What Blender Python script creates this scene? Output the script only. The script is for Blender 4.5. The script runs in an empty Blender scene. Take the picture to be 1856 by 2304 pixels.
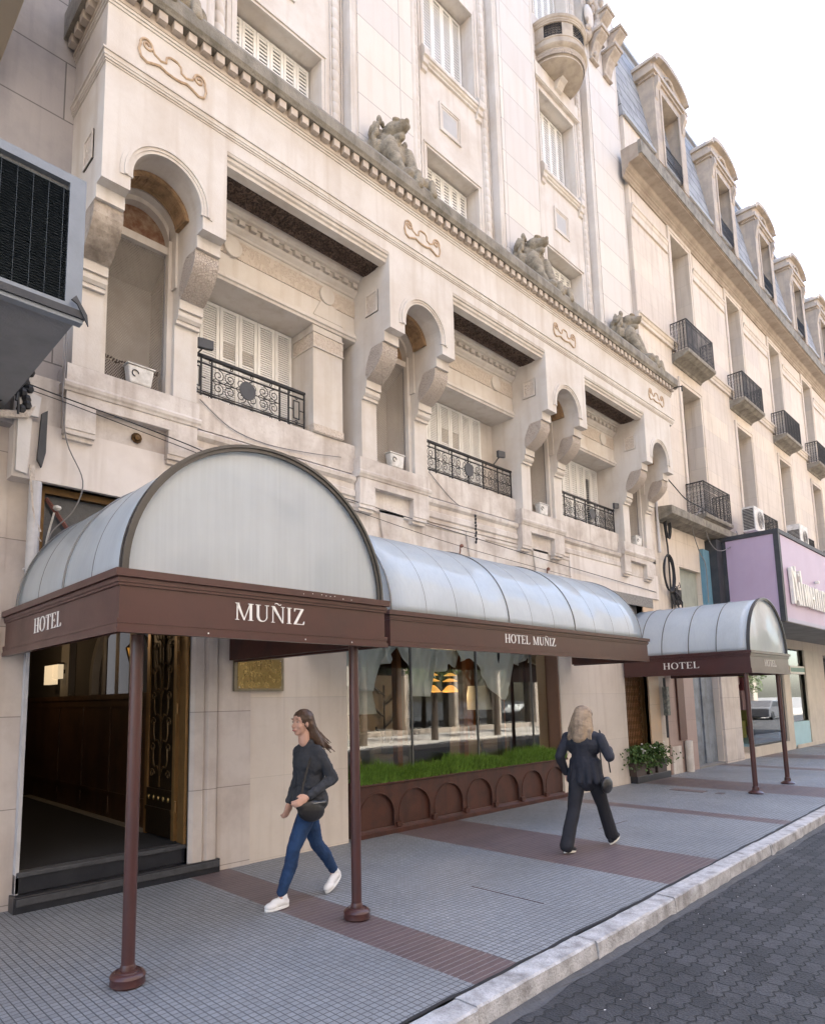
import bpy, bmesh, math, random
from mathutils import Vector, Matrix
R = math.radians
random.seed(7)
scene = bpy.context.scene
COL = scene.collection

# ------------------------------------------------------------------ camera
cam = bpy.data.cameras.new("camera")
camo = bpy.data.objects.new("camera", cam)
COL.objects.link(camo)
cam.sensor_fit = 'HORIZONTAL'; cam.sensor_width = 36
cam.lens = 28.815
cam.shift_x = 0.0399; cam.shift_y = 0.1258
cam.clip_start = 0.05; cam.clip_end = 600
cR = Vector((0.72660375, -0.68682902, -0.01768837)); cU = Vector((-0.07496474, -0.10484486, 0.99165914)); cF = Vector((0.68295481, 0.71921725, 0.12766863))
M = Matrix((( cR.x, cU.x, -cF.x, 0), (cR.y, cU.y, -cF.y, -6.652), (cR.z, cU.z, -cF.z, 1.8), (0, 0, 0, 1)))
camo.matrix_world = M
scene.camera = camo

# ------------------------------------------------------------------ world, sun, exposure
SUN_EL, SUN_AZ = R(58), R(20)          # azimuth measured from +y towards +x
w = bpy.data.worlds.new("World"); scene.world = w; w.use_nodes = True
nt = w.node_tree; nt.nodes.clear()
sky = nt.nodes.new('ShaderNodeTexSky'); sky.sky_type = 'NISHITA'; sky.sun_disc = False
sky.sun_elevation = SUN_EL; sky.sun_rotation = SUN_AZ; sky.air_density = 1.0; sky.dust_density = 2.5; sky.ozone_density = 1.0
bg = nt.nodes.new('ShaderNodeBackground'); bg.inputs[1].default_value = 0.15
wo = nt.nodes.new('ShaderNodeOutputWorld')
nt.links.new(sky.outputs[0], bg.inputs[0]); nt.links.new(bg.outputs[0], wo.inputs[0])
sl = bpy.data.lights.new("sun", 'SUN'); sl.energy = 4.6; sl.angle = R(0.6); sl.color = (1, 0.93, 0.84)
so = bpy.data.objects.new("sun", sl); COL.objects.link(so)
sd = Vector((math.sin(SUN_AZ)*math.cos(SUN_EL), math.cos(SUN_AZ)*math.cos(SUN_EL), math.sin(SUN_EL)))
so.rotation_euler = sd.to_track_quat('Z', 'Y').to_euler()
scene.view_settings.view_transform = 'Standard'; scene.view_settings.look = 'None'
scene.view_settings.gamma = 1; scene.view_settings.exposure = 2.65
scene.cycles.use_denoising = True
scene.cycles.max_bounces = 8; scene.cycles.diffuse_bounces = 4; scene.cycles.transparent_max_bounces = 12
scene.cycles.sample_clamp_indirect = 6

# ------------------------------------------------------------------ materials
def N(nt, t, **kw):
    n = nt.nodes.new('ShaderNode' + t)
    for k, v in kw.items():
        setattr(n, k, v)
    return n
MATS = {}
def mat(name, col, rough=.7, metal=0., var=.25, scale=3., dark=None, streak=0., bump=.15, bscale=40., joints=None, jcol=.45, spec=.5, coord='pos', detail=6., spots=0., emit=None, rvar=.0):
    """procedural surface: base colour, large blotches, rain streaks, fine grain, optional masonry joints"""
    m = bpy.data.materials.new(name); m.use_nodes = True; nt = m.node_tree; L = nt.links.new
    p = nt.nodes['Principled BSDF']
    p.inputs['Roughness'].default_value = rough; p.inputs['Metallic'].default_value = metal
    p.inputs['Specular IOR Level'].default_value = spec
    if coord == 'pos': vec = N(nt, 'NewGeometry').outputs['Position']
    else: vec = N(nt, 'TexCoord').outputs['Object']
    base = (*col, 1); dk = (*(dark or [c*.55 for c in col]), 1)
    n1 = N(nt, 'TexNoise'); n1.inputs['Scale'].default_value = scale; n1.inputs['Detail'].default_value = detail; n1.inputs['Roughness'].default_value = .62
    L(vec, n1.inputs['Vector'])
    r1 = N(nt, 'MapRange'); r1.inputs[1].default_value = .42; r1.inputs[2].default_value = .72; r1.inputs[4].default_value = var
    L(n1.outputs[0], r1.inputs[0])
    mx = N(nt, 'Mix', data_type='RGBA'); mx.inputs[6].default_value = base; mx.inputs[7].default_value = dk
    L(r1.outputs[0], mx.inputs[0]); colr = mx.outputs[2]
    if streak:
        mp = N(nt, 'Mapping'); mp.inputs['Scale'].default_value = (7, 7, .55); L(vec, mp.inputs[0])
        n2 = N(nt, 'TexNoise'); n2.inputs['Scale'].default_value = 1.; n2.inputs['Detail'].default_value = 5.; L(mp.outputs[0], n2.inputs['Vector'])
        r2 = N(nt, 'MapRange'); r2.inputs[1].default_value = .5; r2.inputs[2].default_value = .78; r2.inputs[4].default_value = streak; L(n2.outputs[0], r2.inputs[0])
        m2 = N(nt, 'Mix', data_type='RGBA'); L(r2.outputs[0], m2.inputs[0]); L(colr, m2.inputs[6]); m2.inputs[7].default_value = dk; colr = m2.outputs[2]
    if spots:
        n4 = N(nt, 'TexNoise'); n4.inputs['Scale'].default_value = scale*14; n4.inputs['Detail'].default_value = 3.; L(vec, n4.inputs['Vector'])
        r4 = N(nt, 'MapRange'); r4.inputs[1].default_value = .55; r4.inputs[2].default_value = .7; r4.inputs[4].default_value = spots; L(n4.outputs[0], r4.inputs[0])
        m4 = N(nt, 'Mix', data_type='RGBA'); L(r4.outputs[0], m4.inputs[0]); L(colr, m4.inputs[6]); m4.inputs[7].default_value = dk; colr = m4.outputs[2]
    nb = N(nt, 'TexNoise'); nb.inputs['Scale'].default_value = bscale; nb.inputs['Detail'].default_value = 4.; L(vec, nb.inputs['Vector'])
    hgt = nb.outputs[0]
    if joints:
        bw, bh, mort, off, x0, z0 = joints
        sx = N(nt, 'SeparateXYZ'); L(vec, sx.inputs[0])
        ad = N(nt, 'Math', operation='ADD'); L(sx.outputs[0], ad.inputs[0]); L(sx.outputs[1], ad.inputs[1])
        a2 = N(nt, 'Math', operation='SUBTRACT'); L(ad.outputs[0], a2.inputs[0]); a2.inputs[1].default_value = x0
        a3 = N(nt, 'Math', operation='SUBTRACT'); L(sx.outputs[2], a3.inputs[0]); a3.inputs[1].default_value = z0
        cb = N(nt, 'CombineXYZ'); L(a2.outputs[0], cb.inputs[0]); L(a3.outputs[0], cb.inputs[1])
        br = N(nt, 'TexBrick'); br.offset = off; br.inputs['Scale'].default_value = 1; br.inputs['Brick Width'].default_value = bw
        br.inputs['Row Height'].default_value = bh; br.inputs['Mortar Size'].default_value = mort; br.inputs['Mortar Smooth'].default_value = .2
        br.inputs['Bias'].default_value = 0; br.inputs['Color1'].default_value = (.93, .93, .95, 1); br.inputs['Color2'].default_value = (1.04, 1.03, 1.0, 1); br.inputs['Mortar'].default_value = (jcol, jcol, jcol, 1)
        L(cb.outputs[0], br.inputs['Vector'])
        m3 = N(nt, 'Mix', data_type='RGBA', blend_type='MULTIPLY'); m3.inputs[0].default_value = 1; L(colr, m3.inputs[6]); L(br.outputs['Color'], m3.inputs[7]); colr = m3.outputs[2]
        sb = N(nt, 'Math', operation='MULTIPLY_ADD'); L(br.outputs['Fac'], sb.inputs[0]); sb.inputs[1].default_value = -2.5; L(nb.outputs[0], sb.inputs[2]); hgt = sb.outputs[0]
    if bump:
        b = N(nt, 'Bump'); b.inputs['Strength'].default_value = bump; b.inputs['Distance'].default_value = .01; L(hgt, b.inputs['Height']); L(b.outputs[0], p.inputs['Normal'])
    L(colr, p.inputs['Base Color'])
    if rvar:
        rr = N(nt, 'MapRange'); rr.inputs[3].default_value = rough-rvar; rr.inputs[4].default_value = rough+rvar; L(n1.outputs[0], rr.inputs[0]); L(rr.outputs[0], p.inputs['Roughness'])
    if emit:
        p.inputs['Emission Color'].default_value = (*emit[0], 1); p.inputs['Emission Strength'].default_value = emit[1]
    MATS[name] = m
    return m

def polymat(name, col, dk):
    m = mat(name, col, .13, var=.6, scale=.8, dark=dk, streak=.35, bump=.02, bscale=12, spec=.8)
    nt = m.node_tree; L = nt.links.new; p = nt.nodes['Principled BSDF']; o = nt.nodes['Material Output']
    wv = N(nt, 'TexNoise'); wv.inputs['Scale'].default_value = 1.; mpp = N(nt, 'Mapping'); mpp.inputs['Scale'].default_value = (38, 38, 1.1); gg = N(nt, 'NewGeometry'); L(gg.outputs['Position'], mpp.inputs[0]); L(mpp.outputs[0], wv.inputs['Vector']); wv.inputs['Detail'].default_value = 2.
    rw = N(nt, 'MapRange'); rw.inputs[1].default_value = .35; rw.inputs[2].default_value = .7; rw.inputs[3].default_value = 1.; rw.inputs[4].default_value = .955; L(wv.outputs[0], rw.inputs[0])
    big = N(nt, 'TexNoise'); big.inputs['Scale'].default_value = .9; big.inputs['Detail'].default_value = 1.; L(gg.outputs['Position'], big.inputs['Vector'])
    bmp = N(nt, 'Bump'); bmp.inputs['Strength'].default_value = .5; bmp.inputs['Distance'].default_value = .25; L(big.outputs[0], bmp.inputs['Height']); L(bmp.outputs[0], p.inputs['Normal'])
    vs_ = N(nt, 'VectorMath', operation='SCALE'); L(p.inputs['Base Color'].links[0].from_socket, vs_.inputs[0]); L(rw.outputs[0], vs_.inputs['Scale']); L(vs_.outputs[0], p.inputs['Base Color'])
    t = N(nt, 'BsdfTranslucent'); src = p.inputs['Base Color'].links[0].from_socket; L(src, t.inputs[0])
    x = N(nt, 'MixShader'); x.inputs[0].default_value = .6; L(p.outputs[0], x.inputs[1]); L(t.outputs[0], x.inputs[2]); L(x.outputs[0], o.inputs[0])
    return m
S1 = (.59, .55, .505); S2 = (.30, .25, .205)
stone = mat("limestone", S1, .8, var=.75, scale=1.3, dark=(.455, .39, .325), streak=.8, bump=.15, spots=.12, bscale=60)
stone_panel = mat("limestone_blocks", S1, .8, var=.25, scale=1., dark=(.49, .43, .37), streak=.45, bump=.25, joints=(3.0, .70, .009, .0, 1.2, .0), jcol=.62)
stone_low = mat("stained_limestone", (.61, .565, .52), .8, var=.95, scale=1.9, dark=(.36, .30, .255), streak=1., bump=.2, spots=.25)
stone_band = mat("whitened_band", (.64, .59, .55), .8, var=.6, scale=1.6, dark=(.46, .40, .35), streak=.9, bump=.1)
stone_dirty = mat("weathered_stone", (.25, .225, .185), .9, var=.9, scale=5, dark=(.10, .09, .07), streak=.7, bump=.6, bscale=50, spots=.5)
stone_soot = mat("sooty_stone", (.42, .36, .30), .9, var=1., scale=3.5, dark=(.10, .075, .055), streak=.9, bump=.3, spots=.3)
dark_carving = mat("brown_carved_relief", (.10, .065, .045), .75, var=.6, scale=30, dark=(.035, .022, .015), bump=1., bscale=70)
stone_left = mat("grey_block_wall", (.36, .335, .325), .85, var=.8, scale=.9, dark=(.18, .175, .185), streak=.5, bump=.3, joints=(1.45, .685, .008, .5, .62, .43), jcol=.4)
marble_pier = mat("veined_marble_cladding", (.56, .50, .455), .55, var=.75, scale=1.6, dark=(.36, .30, .265), streak=.6, bump=.1, joints=(3.7, .83, .005, .0, 1.0, .05), jcol=.5, spec=.4)
plaster = mat("cream_plaster", (.63, .56, .485), .8, var=.4, scale=1.1, dark=(.46, .38, .31), streak=.55, bump=.08, spots=.12, joints=(2.3, .92, .003, .0, .1, .02), jcol=.75)
stone_right = mat("right_facade_stone", (.60, .53, .455), .8, var=.4, scale=.8, dark=(.42, .35, .28), streak=.8, spots=.1, bump=.25, joints=(1.9, .62, .005, .5, .3, .1), jcol=.78)
slate = mat("blue_slate", (.33, .335, .34), .85, var=.9, scale=2.2, dark=(.21, .215, .225), spec=.2, bump=.6, joints=(.9, .42, .02, .5, 0, 0), jcol=.4, streak=.4)
zinc = mat("zinc_roof", (.34, .345, .35), .7, metal=.0, var=.5, scale=2, bump=.1)
white_paint = mat("white_shutter_paint", (.74, .73, .70), .55, var=.3, scale=8, dark=(.52, .50, .46), bump=.05)
iron = mat("black_iron", (.018, .019, .022), .5, metal=.4, var=.5, scale=20, dark=(.035, .03, .028), bump=.1)
iron_grey = mat("grey_iron", (.06, .062, .068), .55, metal=.2, var=.4, scale=15, bump=.1)
brown = mat("maroon_paint", (.068, .025, .022), .33, var=.55, scale=3, dark=(.040, .018, .016), bump=.06, bscale=25, coord='pos', spots=.15, rvar=.1)
brown_dark = mat("maroon_wood", (.070, .022, .013), .5, var=.9, scale=5, dark=(.028, .010, .008), streak=1., bump=.2, spots=.2)
bronze = mat("bronze", (.13, .075, .03), .5, metal=.75, var=.7, scale=10, dark=(.06, .035, .015), bump=.25)
bronze_dk = mat("dark_bronze", (.045, .027, .013), .45, metal=.7, var=.6, scale=14, dark=(.02, .012, .006), bump=.3)
brass = mat("brass", (.27, .20, .085), .28, metal=.85, var=.8, scale=13, dark=(.17, .13, .05), bump=.5, bscale=30, rvar=.15)
black_marble = mat("black_marble", (.012, .013, .018), .3, var=.6, scale=5, dark=(.03, .032, .038), bump=.1, spots=.3)
step_edge = mat("worn_step_edge", (.055, .056, .062), .6, var=.8, scale=8, dark=(.02, .02, .025), bump=.4)
carpet = mat("dark_carpet", (.012, .012, .015), .95, var=.5, scale=60, bump=.4)
wood_dark = mat("dark_wainscot", (.075, .036, .018), .45, var=.7, scale=3, dark=(.012, .006, .004), streak=.6, bump=.1)
wood_col = mat("orange_wood", (.26, .10, .035), .4, var=.6, scale=4, dark=(.12, .045, .015), streak=.8, bump=.08)
rust = mat("rusty_panel", (.17, .075, .04), .8, var=1., scale=9, dark=(.34, .26, .18), bump=.4, spots=.6)
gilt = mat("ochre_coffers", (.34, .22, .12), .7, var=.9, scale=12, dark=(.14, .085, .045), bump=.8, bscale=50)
gold_relief = mat("ochre_relief", (.50, .37, .25), .75, var=.7, scale=20, dark=(.24, .15, .09), bump=.4)
kerbm = mat("granite_kerb", (.52, .505, .50), .85, var=1., scale=6, dark=(.20, .185, .175), bump=.7, bscale=60, spots=.6, streak=.5)
gutterm = mat("gutter_mortar", (.085, .084, .088), .9, var=.9, scale=7, dark=(.06, .06, .065), bump=.7, spots=.6)
white_metal = mat("white_enamel", (.62, .60, .56), .5, var=.6, scale=9, dark=(.25, .22, .18), bump=.1, coord='obj', spots=.3)
dull_frame = mat("dull_metal_frame", (.16, .16, .155), .45, metal=.5, var=.4, scale=8)
letter_white = mat("white_lettering", (.78, .76, .73), .6, var=.1)
letter_cream = mat("cream_sign_letters", (.72, .69, .62), .5, var=.3, scale=10)
pink = mat("lilac_sign_panel", (.42, .325, .43), .5, var=.4, scale=1.2, dark=(.35, .25, .34), bump=.03, streak=.2)
black_trim = mat("black_trim", (.028, .03, .036), .6, var=.6, scale=5, dark=(.06, .06, .06), bump=.1)
grey_soffit = mat("grey_soffit", (.28, .275, .265), .85, var=.6, scale=2, bump=.15)
box_grey = mat("dark_grey_render", (.22, .22, .225), .9, var=.6, scale=4, dark=(.15, .15, .155), bump=.5, bscale=90)
box_frame = mat("blue_grey_frame", (.20, .225, .26), .5, metal=.3, var=.3, scale=5)
grille_m = mat("dark_fin_grille", (.06, .075, .09), .5, metal=.3, var=.6, scale=30, bump=.2)
beige_paint = mat("beige_sheet", (.33, .275, .205), .7, var=.3, scale=1.5, bump=.05)
rubber = mat("black_cable", (.015, .015, .017), .6, var=.3)
grey_cable = mat("grey_cable", (.20, .19, .185), .7, var=.4)
white_pipe = mat("white_pipe", (.50, .49, .50), .6, var=.6, scale=4, streak=.4)
curtain_m = mat("grey_green_blind", (.88, .91, .88), .8, var=.3, scale=2, dark=(.66, .71, .68), bump=.06, spec=.2)
_nt = curtain_m.node_tree; _t = N(_nt, 'BsdfTranslucent'); _t.inputs[0].default_value = (.8, .84, .81, 1); _x = N(_nt, 'MixShader'); _x.inputs[0].default_value = .08
_nt.links.new(_nt.nodes['Principled BSDF'].outputs[0], _x.inputs[1]); _nt.links.new(_t.outputs[0], _x.inputs[2]); _nt.links.new(_x.outputs[0], _nt.nodes['Material Output'].inputs[0])
chair_m = mat('grey_upholstery', (.22, .21, .18), .9, var=.3, scale=10, bump=.1)
shade_m = mat("linen_lampshade", (.80, .80, .72), .9, var=.3, scale=10, bump=.1)
glow = mat("lit_amber_shade", (.6, .35, .1), .7, var=.1, emit=((1., .50, .10), .13))
glow2 = mat("lit_white_lantern", (.7, .62, .5), .7, var=.1, emit=((1., .78, .50), .10))
glow3 = mat("lit_lantern_glass", (.5, .3, .08), .6, var=.1, emit=((1., .45, .08), .05))
room = mat("dim_room_wall", (.055, .045, .036), .9, var=.5, scale=1)
room_pale = mat("pale_room_panel", (.20, .18, .155), .9, var=.4, scale=1)
soil = mat("soil", (.03, .022, .016), .95, var=.6, scale=30, bump=.8)
grassm = mat("bright_grass", (.17, .30, .045), .6, var=1., scale=22, dark=(.055, .13, .018), bump=0, spec=.3)
leafm = mat("leaf_green", (.07, .125, .030), .55, var=1., scale=6, dark=(.025, .055, .014), bump=0, spec=.3)
pot_m = mat("brown_plastic_pot", (.055, .035, .030), .5, var=.4, scale=8)
grey_door = mat("stained_steel_door", (.22, .25, .29), .55, metal=.2, var=1., scale=3.2, dark=(.11, .12, .135), streak=.9, bump=.2, spots=.35)
pinkstone = mat("pink_stone", (.34, .245, .215), .5, var=.5, scale=2, dark=(.25, .17, .15), streak=.4, joints=(2, .55, .004, 0, 0, .1), jcol=.7)
bluepanel = mat("light_blue_panel", (.36, .56, .62), .6, var=.2)
teal = mat("teal_paint", (.12, .25, .33), .6, var=.4, scale=3)
cream_shop = mat("cream_shop_stone", (.56, .50, .42), .7, var=.4, scale=1.5, streak=.3)
skin = mat("skin", (.56, .33, .25), .55, var=.15, scale=9, bump=.0, coord='obj')
hair_brown = mat("brown_hair", (.050, .026, .016), .5, var=.6, scale=12, dark=(.15, .08, .04), bump=.3, coord='obj', streak=1.)
hair_blond = mat("ash_blond_hair", (.33, .235, .15), .65, var=.9, scale=12, dark=(.12, .085, .06), bump=.4, coord='obj', streak=1.)
sweater = mat("charcoal_knit", (.040, .043, .052), .95, var=.4, scale=12, bump=.3, bscale=120, coord='obj')
jeans = mat("blue_denim", (.013, .042, .115), .9, var=.9, scale=9, dark=(.006, .018, .05), bump=.15, coord='obj')
blackcloth = mat("black_cloth", (.012, .012, .016), .9, var=.5, scale=6, dark=(.022, .022, .03), bump=.15, coord='obj')
jacket = mat("charcoal_jacket", (.016, .017, .024), .85, var=.6, scale=5, dark=(.03, .032, .048), bump=.2, coord='obj')
leather = mat("black_leather", (.014, .013, .014), .45, var=.4, scale=8, coord='obj')
shoe_w = mat("white_leather", (.72, .70, .68), .5, var=.15, scale=9, coord='obj')
chrome = mat("bright_clasp", (.7, .7, .7), .25, metal=1., var=.1)

# relief stone: scales / foliage
def relief(name, col, dk, kind, sc, strength, dist=.02, lo=.0):
    m = mat(name, col, .85, var=.5, scale=3, dark=dk, bump=0)
    nt = m.node_tree; L = nt.links.new; p = nt.nodes['Principled BSDF']
    g = N(nt, 'NewGeometry')
    if kind == 'scale':
        v = N(nt, 'TexVoronoi', feature='DISTANCE_TO_EDGE'); v.inputs['Scale'].default_value = sc; L(g.outputs['Position'], v.inputs['Vector']); h = v.outputs[0]
        r = N(nt, 'MapRange'); r.inputs[1].default_value = 0; r.inputs[2].default_value = .12; L(h, r.inputs[0]); h = r.outputs[0]
    else:
        n = N(nt, 'TexNoise'); n.inputs['Scale'].default_value = sc; n.inputs['Detail'].default_value = 1.5; n.inputs['Distortion'].default_value = 2.2; L(g.outputs['Position'], n.inputs['Vector'])
        r = N(nt, 'MapRange', interpolation_type='SMOOTHSTEP'); r.inputs[1].default_value = .44; r.inputs[2].default_value = .56; L(n.outputs[0], r.inputs[0]); h = r.outputs[0]
    b = N(nt, 'Bump'); b.inputs['Strength'].default_value = strength; b.inputs['Distance'].default_value = dist; L(h, b.inputs['Height']); L(b.outputs[0], p.inputs['Normal'])
    src = p.inputs['Base Color'].links[0].from_socket
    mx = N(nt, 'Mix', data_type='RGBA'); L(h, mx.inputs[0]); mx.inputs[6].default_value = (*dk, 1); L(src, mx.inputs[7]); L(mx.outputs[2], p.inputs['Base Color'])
    return m
scale_relief = relief("fish_scale_relief", (.54, .465, .40), (.40, .335, .28), 'scale', 34, .8)
leaf_relief = relief("foliage_relief", (.56, .49, .42), (.50, .425, .355), 'leaf', 11, .55, .015)
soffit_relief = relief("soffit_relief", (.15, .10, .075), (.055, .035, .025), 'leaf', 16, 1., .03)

def glassmat(name, tint=(.93, .96, .95), refl=.35, ior=1.45):
    m = bpy.data.materials.new(name); m.use_nodes = True; nt = m.node_tree; nt.nodes.clear(); L = nt.links.new
    o = N(nt, 'OutputMaterial'); t = N(nt, 'BsdfTransparent'); t.inputs[0].default_value = (*tint, 1)
    g = N(nt, 'BsdfGlossy'); g.inputs['Roughness'].default_value = .015; g.inputs['Color'].default_value = (.9, .93, .93, 1)
    f = N(nt, 'Fresnel'); f.inputs[0].default_value = ior
    a = N(nt, 'Math', operation='MULTIPLY_ADD'); L(f.outputs[0], a.inputs[0]); a.inputs[1].default_value = 1.; a.inputs[2].default_value = refl; a.use_clamp = True
    x = N(nt, 'MixShader'); L(a.outputs[0], x.inputs[0]); L(t.outputs[0], x.inputs[1]); L(g.outputs[0], x.inputs[2]); L(x.outputs[0], o.inputs[0])
    MATS[name] = m; return m
glass = glassmat("shop_glass", refl=.12)
glass_dark = glassmat("window_glass", (.25, .27, .28), refl=.15)
frost = mat("reeded_glass", (.06, .065, .075), .35, var=.5, scale=20, bump=.5, bscale=60)

poly = polymat("milky_acrylic", (.80, .83, .84), (.66, .69, .71))
poly_skytint = polymat("sky_tinted_acrylic", (.82, .87, .90), (.68, .74, .79))  # same acrylic, with the blue sky reflection put into its colour

# pavement: small ribbed tiles
def tilemat(name, col, dk, groove, px, py, mort, rough):
    m = mat(name, col, rough, var=.85, scale=1.1, dark=dk, bump=0, spots=.55, rvar=.12, detail=9.)
    nt = m.node_tree; L = nt.links.new; p = nt.nodes['Principled BSDF']
    src = p.inputs['Base Color'].links[0].from_socket
    g = N(nt, 'NewGeometry'); br = N(nt, 'TexBrick'); br.offset = 0; br.inputs['Scale'].default_value = 1
    br.inputs['Brick Width'].default_value = px; br.inputs['Row Height'].default_value = py; br.inputs['Mortar Size'].default_value = mort; br.inputs['Mortar Smooth'].default_value = .3; br.inputs['Bias'].default_value = 0
    br.inputs['Color1'].default_value = (.9, .9, .9, 1); br.inputs['Color2'].default_value = (1.06, 1.06, 1.06, 1); br.inputs['Mortar'].default_value = (1, 1, 1, 1)
    L(g.outputs['Position'], br.inputs['Vector'])
    mm = N(nt, 'Mix', data_type='RGBA', blend_type='MULTIPLY'); mm.inputs[0].default_value = 1; L(src, mm.inputs[6]); L(br.outputs['Color'], mm.inputs[7])
    gv = N(nt, 'TexVoronoi'); gv.inputs['Scale'].default_value = 2.6; L(g.outputs['Position'], gv.inputs['Vector'])
    gl = N(nt, 'MapRange'); gl.inputs[1].default_value = .035; gl.inputs[2].default_value = .055; gl.inputs[3].default_value = .55; gl.inputs[4].default_value = 1.; L(gv.outputs['Distance'], gl.inputs[0])
    cn = N(nt, 'TexNoise'); cn.inputs['Scale'].default_value = .55; cn.inputs['Detail'].default_value = 7.; cn.inputs['Roughness'].default_value = .7; L(g.outputs['Position'], cn.inputs['Vector'])
    cl = N(nt, 'MapRange'); cl.inputs[1].default_value = .35; cl.inputs[2].default_value = .65; cl.inputs[3].default_value = .72; cl.inputs[4].default_value = 1.18; L(cn.outputs[0], cl.inputs[0])
    gm_ = N(nt, 'Math', operation='MULTIPLY'); L(gl.outputs[0], gm_.inputs[0]); L(cl.outputs[0], gm_.inputs[1])
    sp = N(nt, 'TexNoise'); sp.inputs['Scale'].default_value = 260; sp.inputs['Detail'].default_value = 1; L(g.outputs['Position'], sp.inputs['Vector'])
    rs = N(nt, 'MapRange'); rs.inputs[1].default_value = .3; rs.inputs[2].default_value = .7; rs.inputs[3].default_value = .6; rs.inputs[4].default_value = 1.45; L(sp.outputs[0], rs.inputs[0])
    gm2 = N(nt, 'Math', operation='MULTIPLY'); L(gm_.outputs[0], gm2.inputs[0]); L(rs.outputs[0], gm2.inputs[1])
    m5 = N(nt, 'VectorMath', operation='SCALE'); L(mm.outputs[2], m5.inputs[0]); L(gm2.outputs[0], m5.inputs['Scale'])
    mx = N(nt, 'Mix', data_type='RGBA'); L(br.outputs['Fac'], mx.inputs[0]); L(m5.outputs[0], mx.inputs[6]); mx.inputs[7].default_value = (*groove, 1)
    L(mx.outputs[2], p.inputs['Base Color'])
    b = N(nt, 'Bump'); b.invert = True; b.inputs['Strength'].default_value = .5; b.inputs['Distance'].default_value = .004; L(br.outputs['Fac'], b.inputs['Height']); L(b.outputs[0], p.inputs['Normal'])
    return m
tile_grey = tilemat("grey_ribbed_tile", (.275, .284, .296), (.15, .155, .162), (.066, .069, .076), .052, .052, .0042, .55)
tile_brown = tilemat("mauve_ribbed_tile", (.135, .092, .092), (.08, .055, .056), (.23, .21, .205), 5.0, .058, .0034, .5)
# road: wavy interlocking pavers
def roadmat():
    m = mat("wavy_paver", (.043, .043, .047), .75, var=1., scale=1.8, dark=(.022, .022, .024), bump=0, spots=.8, rvar=.12)
    nt = m.node_tree; L = nt.links.new; p = nt.nodes['Principled BSDF']; src = p.inputs['Base Color'].links[0].from_socket
    g = N(nt, 'NewGeometry'); s = N(nt, 'SeparateXYZ'); L(g.outputs['Position'], s.inputs[0])
    def wave(sock, per, amp, add):
        a = N(nt, 'Math', operation='MULTIPLY'); L(sock, a.inputs[0]); a.inputs[1].default_value = 2*math.pi/per
        b = N(nt, 'Math', operation='SINE'); L(a.outputs[0], b.inputs[0])
        c = N(nt, 'Math', operation='MULTIPLY_ADD'); L(b.outputs[0], c.inputs[0]); c.inputs[1].default_value = amp; L(add, c.inputs[2]); return c.outputs[0]
    u = wave(s.outputs[1], .23, .012, s.outputs[0]); v = wave(s.outputs[0], .115, .011, s.outputs[1])
    cb = N(nt, 'CombineXYZ'); L(u, cb.inputs[0]); L(v, cb.inputs[1])
    br = N(nt, 'TexBrick'); br.offset = .5; br.inputs['Scale'].default_value = 1; br.inputs['Brick Width'].default_value = .23; br.inputs['Row Height'].default_value = .115
    br.inputs['Mortar Size'].default_value = .0085; br.inputs['Mortar Smooth'].default_value = .6; br.inputs['Bias'].default_value = 0; br.inputs['Color1'].default_value = (.6, .6, .62, 1); br.inputs['Color2'].default_value = (1.35, 1.33, 1.3, 1)
    L(cb.outputs[0], br.inputs['Vector'])
    mm = N(nt, 'Mix', data_type='RGBA', blend_type='MULTIPLY'); mm.inputs[0].default_value = 1; L(src, mm.inputs[6]); L(br.outputs['Color'], mm.inputs[7])
    mx = N(nt, 'Mix', data_type='RGBA'); L(br.outputs['Fac'], mx.inputs[0]); L(mm.outputs[2], mx.inputs[6]); mx.inputs[7].default_value = (.02, .02, .023, 1); L(mx.outputs[2], p.inputs['Base Color'])
    nb = N(nt, 'TexNoise'); nb.inputs['Scale'].default_value = 60; L(g.outputs['Position'], nb.inputs['Vector'])
    h = N(nt, 'Math', operation='MULTIPLY_ADD'); L(br.outputs['Fac'], h.inputs[0]); h.inputs[1].default_value = -1.6; L(nb.outputs[0], h.inputs[2])
    b = N(nt, 'Bump'); b.inputs['Strength'].default_value = 1.; b.inputs['Distance'].default_value = .014; L(h.outputs[0], b.inputs['Height']); L(b.outputs[0], p.inputs['Normal'])
    return m
road_m = roadmat()
# wire mesh (hexagonal look, alpha)
def meshmat():
    m = bpy.data.materials.new("wire_mesh"); m.use_nodes = True; nt = m.node_tree; L = nt.links.new; p = nt.nodes['Principled BSDF']
    p.inputs['Base Color'].default_value = (.26, .23, .20, 1); p.inputs['Roughness'].default_value = .6
    g = N(nt, 'NewGeometry'); s = N(nt, 'SeparateXYZ'); L(g.outputs['Position'], s.inputs[0])
    fac = []
    for sg in (1, -1):
        a = N(nt, 'Math', operation='MULTIPLY_ADD'); L(s.outputs[2], a.inputs[0]); a.inputs[1].default_value = sg*.75; L(s.outputs[0], a.inputs[2])
        b = N(nt, 'Math', operation='PINGPONG'); L(a.outputs[0], b.inputs[0]); b.inputs[1].default_value = .013
        c = N(nt, 'Math', operation='LESS_THAN'); L(b.outputs[0], c.inputs[0]); c.inputs[1].default_value = .0030; fac.append(c.outputs[0])
    mxx = N(nt, 'Math', operation='MAXIMUM'); L(fac[0], mxx.inputs[0]); L(fac[1], mxx.inputs[1]); L(mxx.outputs[0], p.inputs['Alpha'])
    MATS["wire_mesh"] = m; return m
wire_mesh = meshmat()

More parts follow.
